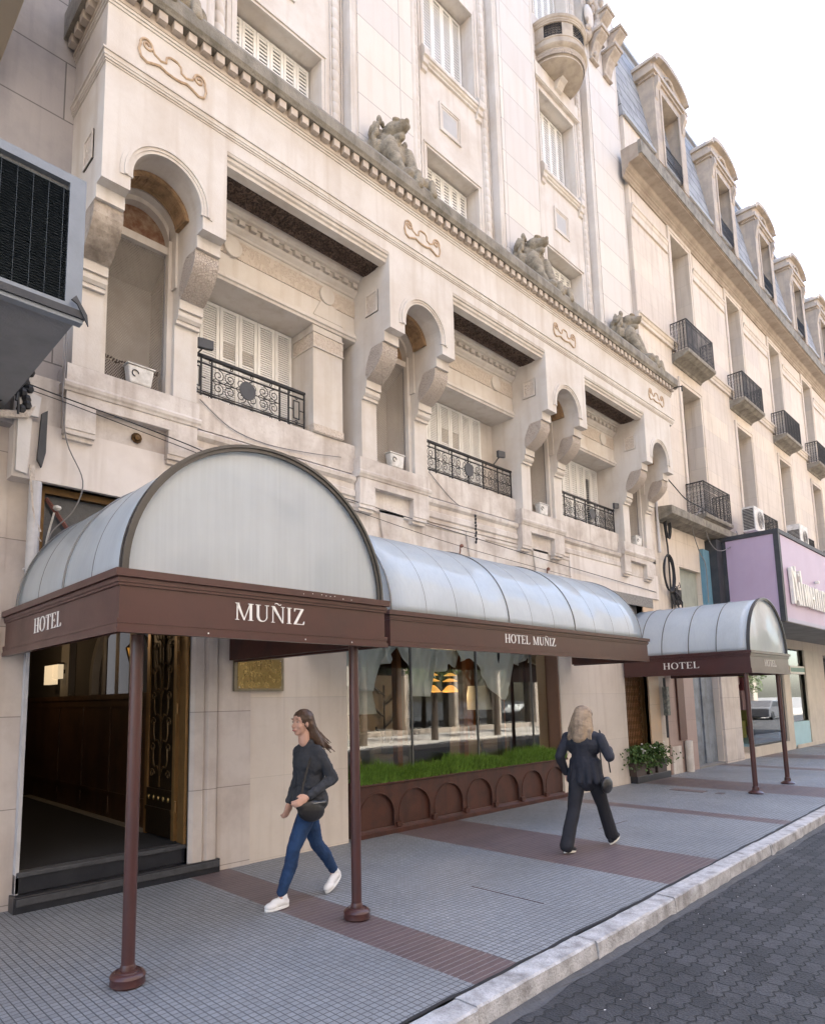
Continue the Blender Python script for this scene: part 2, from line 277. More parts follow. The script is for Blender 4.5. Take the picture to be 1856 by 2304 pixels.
# ------------------------------------------------------------------ mesh helpers
class MB:
    def __init__(s): s.v = []; s.f = []; s.m = []
    def add(s, vs, fs, mi=0):
        o = len(s.v); s.v += [tuple(p) for p in vs]; s.f += [tuple(i+o for i in f) for f in fs]; s.m += [mi]*len(fs); return s
    def box(s, x0, x1, y0, y1, z0, z1, mi=0):
        if x0 > x1: x0, x1 = x1, x0
        if y0 > y1: y0, y1 = y1, y0
        if z0 > z1: z0, z1 = z1, z0
        return s.add([(x0,y0,z0),(x1,y0,z0),(x1,y1,z0),(x0,y1,z0),(x0,y0,z1),(x1,y0,z1),(x1,y1,z1),(x0,y1,z1)],
                     [(0,3,2,1),(4,5,6,7),(0,1,5,4),(1,2,6,5),(2,3,7,6),(3,0,4,7)], mi)
    def prism(s, poly, a0, a1, axis, mi=0):
        """polygon in the plane normal to axis, extruded from a0 to a1. axis x: (y,z); y: (x,z); z: (x,y)"""
        n = len(poly)
        def P(q, a):
            return (a, q[0], q[1]) if axis == 'x' else (q[0], a, q[1]) if axis == 'y' else (q[0], q[1], a)
        ar = sum(poly[i][0]*poly[(i+1) % n][1]-poly[(i+1) % n][0]*poly[i][1] for i in range(n))
        if (ar > 0) == (axis == 'y'): poly = poly[::-1]     # ccw seen from +axis for x,z
        vs = [P(q, a0) for q in poly]+[P(q, a1) for q in poly]
        fs = [tuple(range(n))[::-1], tuple(range(n, 2*n))]+[(i, (i+1) % n, n+(i+1) % n, n+i) for i in range(n)]
        if a1 < a0: fs = [f[::-1] for f in fs]
        return s.add(vs, fs, mi)
    def tube(s, pts, r, n=6, mi=0, closed=False):
        pts = [Vector(p) for p in pts]; m = len(pts); vs = []; fs = []
        up = Vector((0, 0, 1)); prev = None
        for i, p in enumerate(pts):
            a = pts[(i-1) % m] if (i or closed) else p; b = pts[(i+1) % m] if (i < m-1 or closed) else p
            t = (b-a); t = t.normalized() if t.length > 1e-9 else up
            if prev is None:
                ref = up if abs(t.z) < .9 else Vector((1, 0, 0)); u = t.cross(ref).normalized()
            else:
                u = (prev-t*prev.dot(t)); u = u.normalized() if u.length > 1e-6 else t.orthogonal().normalized()
            prev = u; v = t.cross(u); rr = r[i] if isinstance(r, (list, tuple)) else r
            for k in range(n):
                an = 2*math.pi*k/n; vs.append(p+(u*math.cos(an)+v*math.sin(an))*rr)
        for i in range(m if closed else m-1):
            for k in range(n):
                a = i*n+k; b = i*n+(k+1) % n; c = ((i+1) % m)*n; fs.append((a, b, c+(k+1) % n, c+k))
        if not closed: fs += [tuple(range(n))[::-1], tuple(range((m-1)*n, m*n))]
        return s.add(vs, fs, mi)
    def lathe(s, prof, c, n=16, mi=0, a0=0, a1=2*math.pi):
        cx, cy, cz = c; full = abs(a1-a0-2*math.pi) < 1e-6; k = n if full else n+1; vs = []; fs = []
        for r, z in prof:
            for i in range(k):
                a = a0+(a1-a0)*i/n; vs.append((cx+r*math.cos(a), cy+r*math.sin(a), cz+z))
        for j in range(len(prof)-1):
            for i in range(n):
                a = j*k+i; b = j*k+(i+1) % k; fs.append((a, b, b+k, a+k))
        return s.add(vs, fs, mi)
    def grid(s, fn, nu, nv, mi=0):
        vs = [fn(i/nu, j/nv) for j in range(nv+1) for i in range(nu+1)]
        fs = [(j*(nu+1)+i, j*(nu+1)+i+1, (j+1)*(nu+1)+i+1, (j+1)*(nu+1)+i) for j in range(nv) for i in range(nu)]
        return s.add(vs, fs, mi)
    def wall(s, x0, x1, z0, z1, y0, y1, holes, mi=0):
        xs = sorted({x0, x1, *[h[0] for h in holes], *[h[1] for h in holes]}); zs = sorted({z0, z1, *[h[2] for h in holes], *[h[3] for h in holes]})
        xs = [x for x in xs if x0 <= x <= x1]; zs = [z for z in zs if z0 <= z <= z1]
        for i in range(len(xs)-1):
            j = 0
            while j < len(zs)-1:
                hit = lambda jj: any(h[0] <= (xs[i]+xs[i+1])/2 <= h[1] and h[2] <= (zs[jj]+zs[jj+1])/2 <= h[3] for h in holes)
                if hit(j): j += 1; continue
                k = j
                while k+1 < len(zs)-1 and not hit(k+1): k += 1
                s.box(xs[i], xs[i+1], y0, y1, zs[j], zs[k+1], mi); j = k+1
        return s
    def build(s, name, mats, parent=None, smooth=False, bevel=0, **props):
        me = bpy.data.meshes.new(name); me.from_pydata(s.v, [], s.f)
        for m in (mats if isinstance(mats, (list, tuple)) else [mats]): me.materials.append(m)
        me.polygons.foreach_set('material_index', s.m)
        if smooth: me.polygons.foreach_set('use_smooth', [True]*len(s.f))
        me.update(); o = bpy.data.objects.new(name, me); COL.objects.link(o)
        if bevel:
            b = o.modifiers.new("bevel", 'BEVEL'); b.width = bevel; b.segments = 2; b.limit_method = 'ANGLE'; b.angle_limit = R(40)
        if smooth == 'auto': pass
        if parent: o.parent = parent
        for k, v in props.items(): o[k] = v
        return o
def thing(name, label, cat, group=None, loc=(0, 0, 0)):
    o = bpy.data.objects.new(name, None); COL.objects.link(o); o.location = loc; o.empty_display_size = .2
    o['label'] = label; o['category'] = cat
    if group: o['group'] = group
    return o
def tag(o, label, cat, group=None):
    o['label'] = label; o['category'] = cat
    if group: o['group'] = group
    return o
def copy_tree(o, parent=None, loc=None, label=None):
    c = o.copy(); COL.objects.link(c); c.parent = parent
    if loc is not None: c.location = loc
    if label: c['label'] = label
    for ch in list(o.children): copy_tree(ch, c)
    return c
def arc(cx, cz, rx, rz, a0, a1, n):
    return [(cx+rx*math.cos(R(a0+(a1-a0)*i/n)), cz+rz*math.sin(R(a0+(a1-a0)*i/n))) for i in range(n+1)]
def autosmooth(o, ang=35):
    o.data.polygons.foreach_set('use_smooth', [True]*len(o.data.polygons))
    try: o.data.set_sharp_from_angle(angle=R(ang))
    except Exception: pass

def cap(mb, p0, p1, r0, r1, n=14, sq=1.0):
    p0 = Vector(p0); p1 = Vector(p1); d = p1-p0; L_ = d.length; t = d/L_ if L_ > 1e-6 else Vector((0, 0, 1))
    u = t.orthogonal().normalized(); v = t.cross(u); prof = []
    for i in range(6): a = math.pi/2*(i/5-1); prof.append((r0*math.cos(a), r0*math.sin(a)))
    for i in range(6): a = math.pi/2*(i/5); prof.append((r1*math.cos(a), L_+r1*math.sin(a)))
    vs = []; fs = []
    for (r_, z) in prof:
        for k in range(n):
            a = 2*math.pi*k/n; vs.append(p0+t*z+(u*math.cos(a)+v*math.sin(a)*sq)*max(r_, 1e-4))
    for j in range(len(prof)-1):
        for k in range(n): fs.append((j*n+k, j*n+(k+1) % n, (j+1)*n+(k+1) % n, (j+1)*n+k))
    fs += [tuple(range(n))[::-1], tuple(range(len(vs)-n, len(vs)))]
    mb.add(vs, fs)
def ell(mb, c, r, rot=None, n=16):
    c = Vector(c); vs = []; fs = []; m = n//2
    for j in range(m+1):
        th = math.pi*j/m
        for k in range(n):
            a = 2*math.pi*k/n; p = Vector((r[0]*math.sin(th)*math.cos(a), r[1]*math.sin(th)*math.sin(a), -r[2]*math.cos(th)))
            if j in (0, m): p += Vector((1e-4*math.cos(a), 1e-4*math.sin(a), 0))
            vs.append(c+(rot @ p if rot else p))
    for j in range(m):
        for k in range(n): fs.append((j*n+k, j*n+(k+1) % n, (j+1)*n+(k+1) % n, (j+1)*n+k))
    fs += [tuple(range(n))[::-1], tuple(range(m*n, m*n+n))]
    mb.add(vs, fs)
# ------------------------------------------------------------------ lettering (own serif glyphs, unit cap height)
def glyph(ch):
    T, t, s = .13, .045, .075     # thick stem, thin stroke, serif overhang
    P = []
    def rect(x0, x1, z0, z1): P.append([(x0, z0), (x1, z0), (x1, z1), (x0, z1)])
    def stem(x, w=T, z0=0, z1=1, top=True, bot=True):
        rect(x, x+w, z0, z1)
        if bot: rect(x-s, x+w+s, 0, .035)
        if top: rect(x-s, x+w+s, .965, 1)
    if ch == 'H': stem(.09); stem(.58); rect(.2, .6, .48, .53); W = .80
    elif ch == 'O':
        n = 28; o_ = [(.40+.40*math.cos(2*math.pi*i/n), .5+.52*math.sin(2*math.pi*i/n)) for i in range(n)]; i_ = [(.40+.265*math.cos(2*math.pi*i/n), .5+.475*math.sin(2*math.pi*i/n)) for i in range(n)]
        for i in range(n): P.append([o_[i], o_[(i+1) % n], i_[(i+1) % n], i_[i]])
        W = .80
    elif ch == 'T': rect(.0, .70, .95, 1); P.append([(0, .80), (.035, .80), (.05, .955), (0, .955)]); P.append([(.70, .80), (.665, .80), (.65, .955), (.70, .955)]); stem(.285, top=False); W = .70
    elif ch == 'E':
        stem(.08); rect(.1, .58, .955, 1); rect(.1, .60, 0, .045); rect(.2, .46, .48, .525); P.append([(.58, .82), (.555, .82), (.52, .96), (.58, .96)]); P.append([(.62, .19), (.595, .19), (.53, .04), (.60, .04)]); rect(.435, .46, .41, .59); W = .64
    elif ch == 'L': stem(.08); rect(.1, .58, 0, .045); P.append([(.61, .22), (.585, .22), (.51, .04), (.59, .04)]); W = .62
    elif ch == 'M':
        stem(.09, t+.01); stem(.77, T); P.append([(.04, 1), (.20, 1), (.53, 0), (.46, 0)]); P.append([(.46, .0), (.50, .0), (.83, 1), (.78, 1)]); W = .98
    elif ch == 'U':
        rect(.09, .09+T, .3, 1); rect(.02, .30, .965, 1); rect(.62, .62+t, .3, 1); rect(.54, .76, .965, 1)
        n = 12; o_ = [(.3775+.2875*math.cos(math.pi+math.pi*i/n), .3+.31*math.sin(math.pi+math.pi*i/n)) for i in range(n+1)]; i_ = [(.42+.20*math.cos(math.pi+math.pi*i/n), .3+.25*math.sin(math.pi+math.pi*i/n)) for i in range(n+1)]
        for i in range(n): P.append([o_[i], o_[i+1], i_[i+1], i_[i]])
        W = .78
    elif ch in 'NÑ':
        stem(.09, t); rect(.66, .66+t, 0, 1); rect(.58, .79, .965, 1); P.append([(.03, 1), (.20, 1), (.705, 0), (.64, 0)]); W = .80
        if ch == 'Ñ':
            pts = [(.22+.36*i/10, 1.14+.045*math.sin(2*math.pi*i/10)) for i in range(11)]
            for i in range(10):
                (a, b), (c, d) = pts[i], pts[i+1]; P.append([(a, b-.028), (c, d-.028), (c, d+.028), (a, b+.028)])
    elif ch == 'I': stem(.09); W = .31
    elif ch == 'Z': rect(.05, .62, .955, 1); rect(.02, .64, 0, .045); P.append([(.02, .03), (.17, .03), (.62, .97), (.47, .97)]); P.append([(.05, .8), (.08, .8), (.13, .96), (.05, .96)]); P.append([(.66, .21), (.63, .21), (.57, .04), (.64, .04)]); W = .68
    elif ch == ' ': W = .34
    else: W = .5
    return P, W
def lettering(text, h, track=.10, wf=.85):
    """list of polygons (u,v) starting at u=0; each glyph its own layer offset"""
    out = []; u = 0
    for ch in text:
        P, W = glyph(ch)
        out.append([[((u+x)*wf*h, z*h) for x, z in p] for p in P]); u += W+track
    return out, (u-track)*wf*h
def put_text(name, text, h, x, y, z, axis, parent, m, width=None, depth=.008, wf=.85):
    """axis 'y': on a face normal -y, running +x.  axis 'x': on a face normal -x, running -y (read from -x)"""
    gl, W = lettering(text, h, wf=wf)
    k = (width/W) if width else 1
    mb = MB()
    for g in gl:
        for j, p in enumerate(g):
            d = depth+.0007*(j % 6)
            if axis == 'y': mb.prism([(x+u*k, z+v) for u, v in p], y-d, y+.001, 'y')
            else: mb.prism([(y-u*k, z+v) for u, v in p], x-d, x+.001, 'x')
    return mb.build(name, m, parent)

# ================================================================== THE SETTING: ground
def kx(x): return -3.915+.0237*x        # back edge of the kerb
X0, X1 = -12, 90
stripes = [(-1.6, -.9), (3.475, 3.95), (6.54, 7.86), (10.5, 10.87), (13.6, 15.0), (18.2, 18.7), (21.3, 22.7), (26, 26.5), (29, 30.4)]
pv = MB(); xs = sorted({X0, X1, *[a for s_ in stripes for a in s_]})
for i in range(len(xs)-1):
    a, b = xs[i], xs[i+1]; mi = 1 if any(abs(a-s_[0]) < 1e-6 for s_ in stripes) else 0
    pv.add([(a, kx(a)+.012, 0), (b, kx(b)+.012, 0), (b, .6, 0), (a, .6, 0)], [(0, 1, 2, 3)], mi)
pv.build('sidewalk', [tile_grey, tile_brown], kind='structure')
ins = MB()
for (x0, x1, y0, y1) in [(12.95, 13.2, -1.62, -1.0), (12.97, 13.15, -1.95, -1.83), (5.2, 5.21, -3.2, -2.4), (8.6, 9.4, -1.9, -1.892)]:
    ins.box(x0, x1, y0, y1, -.01, .004, 0)
ins.build('sidewalk_repair', tile_brown, kind='structure')
# kerb stones
kb = MB(); x = -9.; rng = random.Random(3)
while x < 60:
    Ln = 1.45 if x > 3 else 1.36
    if 3.0 < x < 3.2: x = 3.2
    a, b = x+.006, x+Ln-.006; n = 14; dz = rng.uniform(-.004, .004); dy = rng.uniform(-.006, .006)
    vs = []; fs = []
    for i in range(n+1):
        t = a+(b-a)*i/n; y = kx(t)+dy; j = lambda s_=.004: rng.uniform(-s_, s_)
        vs += [(t, y, -.3), (t, y+j(.003), -.004+dz+j(.003)), (t, y-.02, .004+dz+j(.002)), (t, y-.168+j(.003), .002+dz+j(.002)), (t, y-.180+j(.003), -.010+dz+j(.003)), (t, y-.186+j(), -.08+j()), (t, y-.192, -.3)]
    for i in range(n):
        for k in range(6): fs.append((i*7+k, i*7+k+1, i*7+7+k+1, i*7+7+k))
    fs += [tuple(range(7))[::-1], tuple(range(n*7, n*7+7))]
    kb.add(vs, [f[::-1] for f in fs]); x += Ln
ko = kb.build('kerb', kerbm, kind='structure'); autosmooth(ko, 28)
gm = MB(); rng = random.Random(5)
gm.grid(lambda u, v: ((-9+60*u), kx(-9+60*u)-.185-v*(.055+rng.uniform(-.012, .012)+.010*math.sin(60*u*4.1)), -.147+(.03*(1-v)**2)+rng.uniform(-.002, .002)), 500, 4)
gm.build('gutter', gutterm, kind='structure')
gp = MB(); rng = random.Random(11)
gp.grid(lambda u, v: (-9+60*u, kx(-9+60*u)+.022-.03*v+rng.uniform(-.006, .006)+.004*math.sin(60*u*3.3)+.004*math.sin(60*u*7.9), .004), 500, 1)
gp.build('kerb_joint', rubber, kind='structure')
rd = MB(); rd.add([(-30, -11.2, -.15), (120, -11.2, -.15), (120, kx(120)-.1, -.15), (-30, kx(-30)-.1, -.15)], [(0, 1, 2, 3)]); rd.build('road', road_m, kind='structure')
gr = MB(); gr.add([(-300, -300, -.3), (400, -300, -.3), (400, 300, -.3), (-300, 300, -.3)], [(0, 1, 2, 3)]); gr.build('ground', mat("bare_ground", (.2, .19, .18), .9), kind='structure')
op = MB(); op.box(-30, 120, -17, -11.2, -.3, 0); op.build('far_sidewalk', mat("far_paving", (.42, .39, .35), .8, joints=None), kind='structure')
# small litter flecks on kerb and road
fl = MB(); rng = random.Random(21)
for i in range(38):
    x = rng.uniform(2.5, 13); y = kx(x)-.2-abs(rng.gauss(0, .5)) if rng.random() < .7 else rng.uniform(-3.7, -.3); z = -.148 if y < kx(x)-.19 else .001
    r_ = rng.uniform(.004, .010); a = rng.uniform(0, 6)
    fl.add([(x+r_*math.cos(a+k*1.57)*rng.uniform(.6, 1.2), y+r_*math.sin(a+k*1.57)*rng.uniform(.6, 1.2), z+.004) for k in range(4)], [(0, 1, 2, 3)])
o = fl.build('fallen_petals', letter_white); o['kind'] = 'stuff'; o['label'] = 'tiny pale flecks of litter scattered on the pavers and along the kerb'; o['category'] = 'litter'

# ================================================================== HOTEL BUILDING
YF, YS, YP, YB = -.764, -.16, .10, .31
PIT = 3.84; U0 = 2.05; UW = 1.34
units = [U0+PIT*k for k in range(4)]
H = thing('hotel_building', 'pale limestone hotel with arched corbelled piers and white shutters above the maroon canopies', 'building')
def moulding(mb, x0, x1, prof, mi=0): mb.prism(prof, x0, x1, 'x', mi)

# ground floor wall
gw = MB()
gw.box(1.55, 1.83, .13, .5, 0, 3.93)
gw.wall(1.835, 15.4, 0, 4.5, 0, .5, [(1.835, 3.46, -1, 3.93), (5.7, 10.9, -1, 3.3), (13.45, 14.5, -1, 3.95), (15.40, 15.5, 0, 0)], 0)
gw.build('ground_floor_wall', plaster, H)
# marble cladding piers around the door: 3 mm proud and more
mp = MB()
mp.box(1.5, 1.83, .12, .45, 0, 3.93)
mp.build('marble_pier', marble_pier, H)
mp = MB(); mp.prism([(3.46, .3), (3.46, -.02), (3.50, -.045), (3.60, -.05), (3.63, -.02), (3.66, -.05), (3.76, -.05), (3.79, -.02), (3.80, .3)], .0, 3.9, 'z')
mp.build('door_jamb', marble_pier, H)
mp = MB(); mp.box(3.80, 4.22, -.012, .3, 0, 3.9); mp.build('marble_pier', marble_pier, H)
mp = MB(); mp.box(14.5, 15.02, -.03, .3, 0, 4.0); mp.build('marble_pier', mat("orange_lit_marble", (.52, .36, .23), .35, var=.8, scale=1.5, dark=(.40, .33, .27), joints=(2, .8, .004, 0, 0, 0), jcol=.7), H)  # orange light falling on this pier is put into the marble colour
# white bands above the door and grille
bd = MB(); bd.box(1.6, 4.6, -.055, .2, 3.93, 4.50); bd.build('whitened_lintel_band', stone_band, H)
bd = MB(); bd.box(11.43, 15.36, -.04, .2, 4.03, 4.60); bd.build('whitened_lintel_band', stone_band, H)
# wall between ground floor and loggia, with string courses and keystones
lw = MB(); lw.box(1.6, 15.4, 0, .45, 4.5, 5.0); 
for a, b in [(3.42, 5.85), (7.26, 9.69), (11.10, 13.53)]:
    moulding(lw, a, b, [(0, 4.52), (-.03, 4.52), (-.03, 4.58), (-.055, 4.60), (-.055, 4.68), (-.03, 4.70), (-.03, 4.78), (-.075, 4.82), (-.085, 4.87), (-.07, 4.89), (0, 4.90)])
moulding(lw, 4.6, 11.43, [(0, 4.0), (-.035, 4.0), (-.035, 4.06), (-.02, 4.10), (-.012, 4.44), (-.03, 4.46), (-.03, 4.5), (0, 4.5)])
for c in (6.55, 8.50, 10.4):
    lw.prism([(c-.17, 4.02), (c+.17, 4.02), (c+.25, 4.5), (c-.25, 4.5)], -.05, 0, 'y')
lw.build('string_course_wall', stone_low, H)
# bay parapets
for k in range(3):
    a, b = units[k]+UW, units[k+1]
    pb = MB(); pb.box(a-.05, b+.05, 0, .14, 4.9, 5.35)
    pb.box(a, b, -.012, 0, 4.93, 5.33)
    pb.box(a-.05, b+.05, .14, .5, 5.0, 5.12)
    pb.build('bay_parapet', stone_low, H)
ew = MB(); ew.box(units[3]+UW, 15.4, 0, .4, 4.9, 8.8); ew.box(units[3]+UW, 15.4, .0, .3, 8.8, 9.1); ew.build('end_wall', stone_low, H)
# back walls of bays and niches
bw = MB(); bw.box(1.6, 15.3, .46, .7, 5.0, 9.0); bw.build('loggia_back_wall', stone, H)

# arched corbelled pier units
prof = [(.46, 8.0), (YF, 8.0), (YF, 6.80), (-.70, 6.80), (-.64, 6.80), (-.64, 6.66), (-.60, 6.66), (-.605, 6.60), (-.60, 6.54), (-.575, 6.48), (-.535, 6.42), (-.48, 6.365), (-.41, 6.31), (-.34, 6.27), (-.28, 6.24),
        (-.27, 6.24), (-.27, 6.13), (-.235, 6.13), (-.25, 6.10), (-.245, 6.06), (-.215, 6.03), (-.20, 6.03), (-.20, 5.985), (YS, 5.985), (YS, 5.15), (.46, 5.15)]
def arch_unit(x0, idx):
    sl = 'unit'
    mb = MB()
    xa, xb, xc, xd = x0, x0+.28, x0+UW-.28, x0+UW; xm = x0+.60+.07; cz = 7.0; ri = .39
    xm = (xb+xc)/2
    for a, b in ((xa, xb), (xc, xd)): mb.prism([p for p in prof], a, b, 'x')
    # front plate with arch hole between the slabs, z 7.0..8.0
    top = arc(xm, cz, ri, ri, 180, 0, 24)
    zt = 8.0
    for i in range(24):
        (x1, z1), (x2, z2) = top[i], top[i+1]
        mb.prism([(x1, z1), (x2, z2), (x2, zt), (x1, zt)], YF+.0, YF+.30, 'y')
    mb.box(xb, xm-ri, YF+.0, YF+.3, 7.0, zt); mb.box(xm+ri, xc, YF, YF+.3, 7.0, zt) if xc > xm+ri+.001 else None
    # impost blocks at the springing
    # inner body: vault behind the front plate, smaller radius
    o = mb.build('arched_pier', stone, H)
    r2 = .365
    vb = MB(); t2 = arc(xm, cz-.02, r2, r2, 180, 0, 24)
    for i in range(24):
        (x1, z1), (x2, z2) = t2[i], t2[i+1]
        vb.prism([(x1, z1), (x2, z2), (x2, 7.6), (x1, 7.6)], -.20, .0, 'y')
    vb.box(xb, xm-r2, -.2, .0, 6.4, 7.6); vb.box(xm+r2, xc, -.2, 0, 6.4, 7.6)
    t3 = arc(xm, cz-.04, .33, .33, 180, 0, 24)
    for i in range(24):
        (x1, z1), (x2, z2) = t3[i], t3[i+1]
        vb.prism([(x1, z1), (x2, z2), (x2, 7.55), (x1, 7.55)], -.10, .03, 'y')
    for a, b in ((xb, xm-.33), (xm+.33, xc)): vb.box(a, b, -.10, .03, 5.15, 7.0)
    vb.box(xb, xc, -.07, .03, 6.84, 6.93)
    vb.build('inner_arch', stone, H)
    # coffered band on the intrados
    cb = MB(); n = 9
    for i in range(n):
        a0 = 172-164*i/n; a1 = 172-164*(i+1)/n
        for (ra, rb, ya, yb, s0, s1) in [(.392, .355, -.46, -.21, 0, 1), (.356, .345, -.45, -.43, 0, 1), (.356, .345, -.24, -.22, 0, 1), (.356, .345, -.45, -.22, 0, .07), (.356, .345, -.45, -.22, .93, 1), (.356, .348, -.38, -.29, .3, .7)]:
            b0 = a0+(a1-a0)*s0; b1 = a0+(a1-a0)*s1
            po = arc(xm, cz, ra, ra, b0, b1, 2)+arc(xm, cz, rb, rb, b1, b0, 2); cb.prism(po, ya, yb, 'y')
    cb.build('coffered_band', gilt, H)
    # archivolt rings
    ar = MB()
    for (ra, rb, pr) in [(.50, .462, .012), (.462, .43, .030), (.43, .40, .016), (.40, .37, .006)]:
        po = arc(xm, cz, ra, ra, 188, -8, 30); pi = arc(xm, cz, rb, rb, 188, -8, 30)
        for i in range(30):
            ar.prism([po[i], po[i+1], pi[i+1], pi[i]], YF-pr, YF+.02, 'y')
    ar.build('archivolt', stone, H)
    # scaled corbels
    for a, b in ((xa, xb), (xc, xd)):
        c = MB(); pr = [p for p in prof if 6.24 <= p[1] <= 6.66 and p[0] <= -.28]
        pr = [(-.602, 6.655)]+pr[1:]; poly = [(p[0]-.004, p[1]-.004) for p in pr[0:]]+[(-.25, 6.30), (-.28, 6.45), (-.36, 6.62), (-.40, 6.655)]
        c.prism(poly, a-.004, b+.004, 'x'); c.build('corbel', stone_soot if (idx == 0 and a == xa) else scale_relief, H)
    # tympanum, niche, mesh
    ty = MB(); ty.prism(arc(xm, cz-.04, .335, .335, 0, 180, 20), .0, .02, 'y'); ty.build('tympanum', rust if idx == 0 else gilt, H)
    ni = MB(); ni.box(xb, xc, .385, .45, 5.15, 6.9); ni.prism([(-.0, 6.86), (.38, 6.60), (.38, 6.86)], xb, xc, 'x'); ni.box(xb, xc, .04, .385, 5.10, 5.16)
    ni.box(xb, xb+.04, .035, .385, 5.16, 6.86); ni.box(xc-.04, xc, .035, .385, 5.16, 6.86)
    ni.build('niche', stone if idx else mat("peeling_plaster", (.40, .36, .31), .9, var=.9, scale=2.5, dark=(.22, .19, .16), bump=.4), H)
    ms = MB(); ms.add([(xb, -.015, 5.15), (xc, -.015, 5.15), (xc, -.015, 6.84), (xb, -.015, 6.84)], [(0, 1, 2, 3)])
    ms.build('wire_mesh_screen', wire_mesh, H)
    fr = MB(); fr.box(xb+.058, xb+.075, -.03, -.018, 5.15, 6.84); fr.box(xc-.075, xc-.058, -.03, -.018, 5.15, 6.84); fr.build('screen_frame', grey_cable, H)
    # sill block, moulding, apron
    sb = MB(); sb.box(x0-.04, x0+UW+.04, YS, .1, 4.97, 5.15)
    sb.prism([(.05, 4.97), (YS-.012, 4.97), (YS-.022, 4.945), (YS-.015, 4.915), (YS, 4.895), (YS+.01, 4.87), (.05, 4.87)], x0-.06, x0+UW+.06, 'x')
    sb.prism([(x0-.03, 4.49), (x0+.26, 4.49), (x0+.26, 4.77), (x0+1.03, 4.77), (x0+1.03, 4.49), (x0+UW+.03, 4.49), (x0+UW+.03, 4.87), (x0-.03, 4.87)][:], YS+.02, .0, 'y')
    sb.box(x0+.26, x0+1.03, -.05, .0, 4.46, 4.77)
    for a in (x0-.035, x0+1.025):
        sb.box(a, a+.29+.01, YS+.03, -.0, 4.44, 4.49); sb.box(a+.01, a+.29, YS+.06, 0, 4.395, 4.44)
    sb.box(x0+.24, x0+1.05, YS+.012, -.05, 4.755, 4.775)
    o = sb.build('pier_ledge', stone_low, H, bevel=.004)
for k, u in enumerate(units): arch_unit(u, k)

# carved square panels on pier sides
for k, u in enumerate(units):
    for xs_, sgn in ((u, -1),):
        p = MB(); y0, y1, z0, z1 = -.53, -.28, 7.14, 7.46
        p.box(xs_-.012, xs_, y0, y1, z0, z1, 1); t = .025
        for (a, b, c, d) in [(y0, y0+t, z0, z1), (y1-t, y1, z0, z1), (y0+t, y1-t, z0, z0+t), (y0+t, y1-t, z1-t, z1)]: p.box(xs_-.02, xs_, a, b, c, d, 0)
        p.build('carved_square', [stone, leaf_relief], H)

# frieze over everything
fz = MB(); fz.box(U0, 15.05, YF, .46, 8.0, 8.98)
for k in range(3):
    a, b = units[k]+UW, units[k+1]
    # beam above the bay opening
    fz.box(a, b, YF, YF+.18, 7.885, 8.0)
    fz.prism([(YF+.18, 8.0), (YF+.18, 7.88), (YF-.0, 7.88), (YF+.01, 7.855), (YF+.03, 7.85), (YF+.035, 7.815), (YF+.06, 7.80), (YF+.065, 7.765), (YF+.18, 7.76), (YF+.2, 7.80), (-.21, 7.80), (-.21, 8.0)][0:], a, b, 'x')
    fz.box(a, b, -.21, .46, 7.81, 8.0)
# string course and upper fillets
for (za, zb, pr) in [(8.06, 8.085, .022), (8.085, 8.135, .03), (8.135, 8.155, .045), (8.04, 8.06, .010), (8.70, 8.73, .012), (8.73, 8.76, .025)]:
    fz.box(U0-pr, 15.06+pr, YF-pr, .3, za, zb)
fz.build('frieze', stone, H)
# dentil cornice and ledge
dc = MB(); dc.box(U0-.035, 15.09, YF-.035, .3, 8.76, 8.80); dc.box(U0-.02, 15.08, YF-.02, .3, 8.80, 8.90); 
x = U0-.02
while x < 15.05:
    dc.box(x, x+.095, YF-.10, YF, 8.81, 8.905); x += .166
y = YF+.09
while y < .2: dc.box(U0-.10, U0-.0, y, y+.095, 8.81, 8.905); y += .166
dc.build('dentil_course', mat("dentil_stone", (.50, .43, .36), .85, var=.6, scale=4, dark=(.28, .23, .19), bump=.2), H)
ld = MB(); ld.prism([(.2, 8.905), (YF-.12, 8.905), (YF-.13, 8.93), (YF-.15, 8.96), (YF-.15, 9.10), (YF-.12, 9.16), (.2, 9.22)], U0-.14, 15.2, 'x'); ld.build('cornice_ledge', stone_dirty, H)
